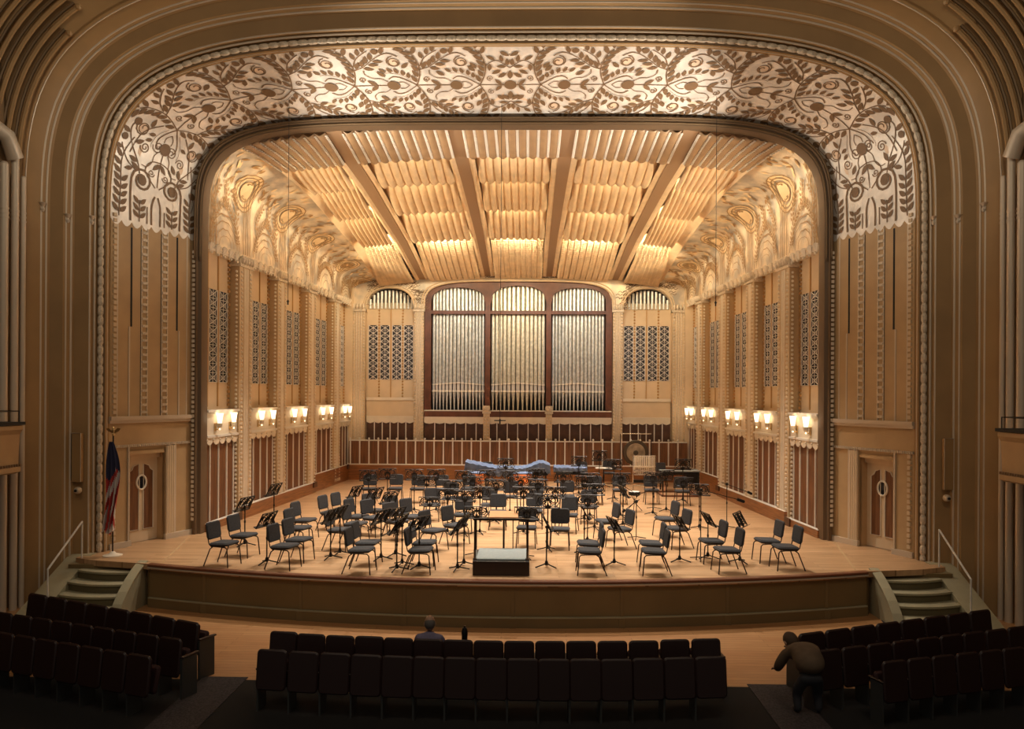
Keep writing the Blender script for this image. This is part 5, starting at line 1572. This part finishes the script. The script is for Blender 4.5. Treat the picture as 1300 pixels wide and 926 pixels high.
# ---- people
def skin_mesh(name, joints, edges, mats, parent, root=0, sub=2):
    me = D.meshes.new(name); me.from_pydata([j[0] for j in joints], edges, [])
    me.materials.append(M[mats])
    o = D.objects.new(name, me); COL.objects.link(o); o.parent = parent
    md = o.modifiers.new('skin', 'SKIN'); 
    if not me.skin_vertices: me.attributes  # created by the modifier
    sv = me.skin_vertices[0].data if me.skin_vertices else None
    if sv:
        for i, j in enumerate(joints):
            r = j[1]; sv[i].radius = (r, r) if not isinstance(r, tuple) else r
            sv[i].use_root = (i == root)
    md.use_smooth_shade = True; md.branch_smoothing = .6
    s2 = o.modifiers.new('sub', 'SUBSURF'); s2.levels = sub; s2.render_levels = sub
    return o
def head(parent, c, yaw=0, pitch=0, hairmat='hair', bald=True):
    T = Matrix.Translation(c) @ Matrix.Rotation(yaw, 4, 'Z') @ Matrix.Rotation(pitch, 4, 'X')
    def Tm(b): 
        mb = MB()
        for f in b: f(mb)
        mb.v = [tuple(T @ Vector(v)) for v in mb.v]; return mb
    # face looks to +y
    mb = Tm([lambda m: m.ball((0, 0, 0), .1, 16, (.80, 1.0, 1.18)), lambda m: m.ball((0, .03, -.06), .07, 12, (.85, .95, 1.0)),
             lambda m: m.ball((0, .105, -.02), .018, 8, (.8, 1.2, 1.6)), lambda m: m.ball((-.082, -.005, -.015), .022, 8, (.5, 1, 1.5)), lambda m: m.ball((.082, -.005, -.015), .022, 8, (.5, 1, 1.5)),
             lambda m: m.ball((0, .092, -.062), .02, 8, (1.2, .5, .35))])
    mb.build('head', 'skin', parent, True, 80)
    mb = Tm([lambda m: m.ball((-.032, .088, .005), .011, 8), lambda m: m.ball((.032, .088, .005), .011, 8)]); mb.build('eye', 'white', parent, True)
    if bald: mb = Tm([lambda m: m.ball((0, -.018, -.01), .1, 14, (.86, .95, .9))])
    else: mb = Tm([lambda m: m.ball((0, -.015, .018), .104, 14, (.86, 1.0, 1.15))])
    mb.build('hair', hairmat, parent, True, 80)
def hand(joints, edges, wi, wrist, d, side):
    w = Vector(wrist); d = Vector(d).normalized(); n = d.cross(Vector((0, 0, 1))).normalized() * side
    palm = len(joints); joints.append((tuple(w + d*.05), .026)); edges.append((wi, palm))
    for k, l in enumerate((.075, .085, .08, .06)):
        o = n*(.027 - .018*k); i = len(joints)
        joints.append((tuple(w + d*.09 + o), .010)); joints.append((tuple(w + d*(.09 + l*.5) + o + Vector((0, 0, -.012))), .009)); joints.append((tuple(w + d*(.09 + l*.85) + o + Vector((0, 0, -.035))), .008))
        edges += [(palm, i), (i, i+1), (i+1, i+2)]
    i = len(joints); joints.append((tuple(w + d*.04 + n*.04), .011)); joints.append((tuple(w + d*.075 + n*.055), .009)); edges += [(palm, i), (i, i+1)]
# seated person in the middle block
pc = at_z(543, 806, .02)
t = thing('person', (pc.x, pc.y + .30, -.9)); tag(t, 'person with a nearly bald head in a mauve shirt, seated in the middle front row', 'person')
J = [((0, -.12, .50), .14), ((0, -.15, .66), .13), ((0, -.13, .80), .14), ((0, -.09, .90), .06),
     ((-.17, -.12, .84), .06), ((-.22, -.02, .62), .045), ((-.16, .18, .58), .034), ((.17, -.12, .84), .06), ((.24, -.02, .62), .045), ((.18, .18, .58), .034)]
E_ = [(0, 1), (1, 2), (2, 3), (2, 4), (4, 5), (5, 6), (2, 7), (7, 8), (8, 9)]
skin_mesh('shirt', J, E_, 'shirt', t)
J = [((0, -.12, .47), .13), ((-.10, -.02, .47), .09), ((-.12, .32, .48), .065), ((-.12, .36, .08), .045), ((-.12, .50, .04), .035), ((.10, -.02, .47), .09), ((.12, .32, .48), .065), ((.12, .36, .08), .045), ((.12, .50, .04), .035)]
skin_mesh('trousers', J, [(0, 1), (1, 2), (2, 3), (3, 4), (0, 5), (5, 6), (6, 7), (7, 8)], 'trousers', t)
for sg in (-1, 1):
    J = [((sg*.17, .16, .58), .03), ((sg*.15, .22, .575), .024)]; E_ = [(0, 1)]
    hand(J, E_, 1, (sg*.15, .22, .575), (-sg*.2, 1, -.1), -sg); skin_mesh('hand', J, E_, 'skin', t, 0, 1)
head(t, Vector((0, -.06, 1.02)), 0.15, -.25)
# bending person at the right
pc = at_z(1014, 816, -.02)
t = thing('person', (pc.x, pc.y - .25, -.9)); t.scale = (1.2, 1.2, 1.05); tag(t, 'person in a brown jacket bending forward between the seats at the right', 'person')
J = [((0, -.24, .56), .15), ((0, -.17, .72), .20), ((0, -.02, .80), .20), ((-.02, .12, .78), .16), ((-.04, .22, .77), .07),
     ((-.19, .10, .72), .08), ((-.25, .20, .50), .06), ((-.20, .38, .40), .042), ((.19, .12, .72), .075), ((.26, .28, .52), .055), ((.20, .42, .42), .042)]
skin_mesh('jacket', J, [(0, 1), (1, 2), (2, 3), (3, 4), (3, 5), (5, 6), (6, 7), (3, 8), (8, 9), (9, 10)], 'jacket', t)
J = [((0, -.22, .62), .13), ((0, -.21, .52), .11), ((-.09, -.18, .46), .085), ((-.11, -.12, .34), .075), ((-.12, -.08, .26), .06), ((-.12, -.14, .06), .045), ((-.12, -.02, .03), .035), ((.09, -.18, .46), .085), ((.11, -.12, .34), .075), ((.12, -.08, .26), .06), ((.12, -.14, .06), .045), ((.12, -.02, .03), .035)]
skin_mesh('trousers', J, [(0, 1), (1, 2), (2, 3), (3, 4), (4, 5), (5, 6), (1, 7), (7, 8), (8, 9), (9, 10), (10, 11)], 'trousers', t)
for sg, w in ((-1, (-.19, .42, .38)), (1, (.19, .46, .40))):
    J = [((w[0], w[1] - .06, w[2] + .01), .036), (w, .026)]; E_ = [(0, 1)]
    hand(J, E_, 1, w, (0, 1, -.2), -sg); skin_mesh('hand', J, E_, 'skin', t, 0, 1)
head(t, Vector((-.07, .28, .82)), .2, -.9, 'brownhair', False)
# small dark bottle on the seat row
pc = at_z(587, 811, -.02)
t = thing('bottle', (pc.x, pc.y + .40, -.9)); tag(t, 'small dark round-topped object just above the middle front row seats', 'bottle')
mb = MB(); mb.lathe((0, 0, 0), [(.04, .0), (.045, .02), (.045, .78), (.05, .86), (.03, .92)], 12); mb.build('body', 'stand', t, True)
mb = MB(); mb.lathe((0, 0, 0), [(.018, .92), (.018, .95)], 8); mb.build('cap', 'leg', t)
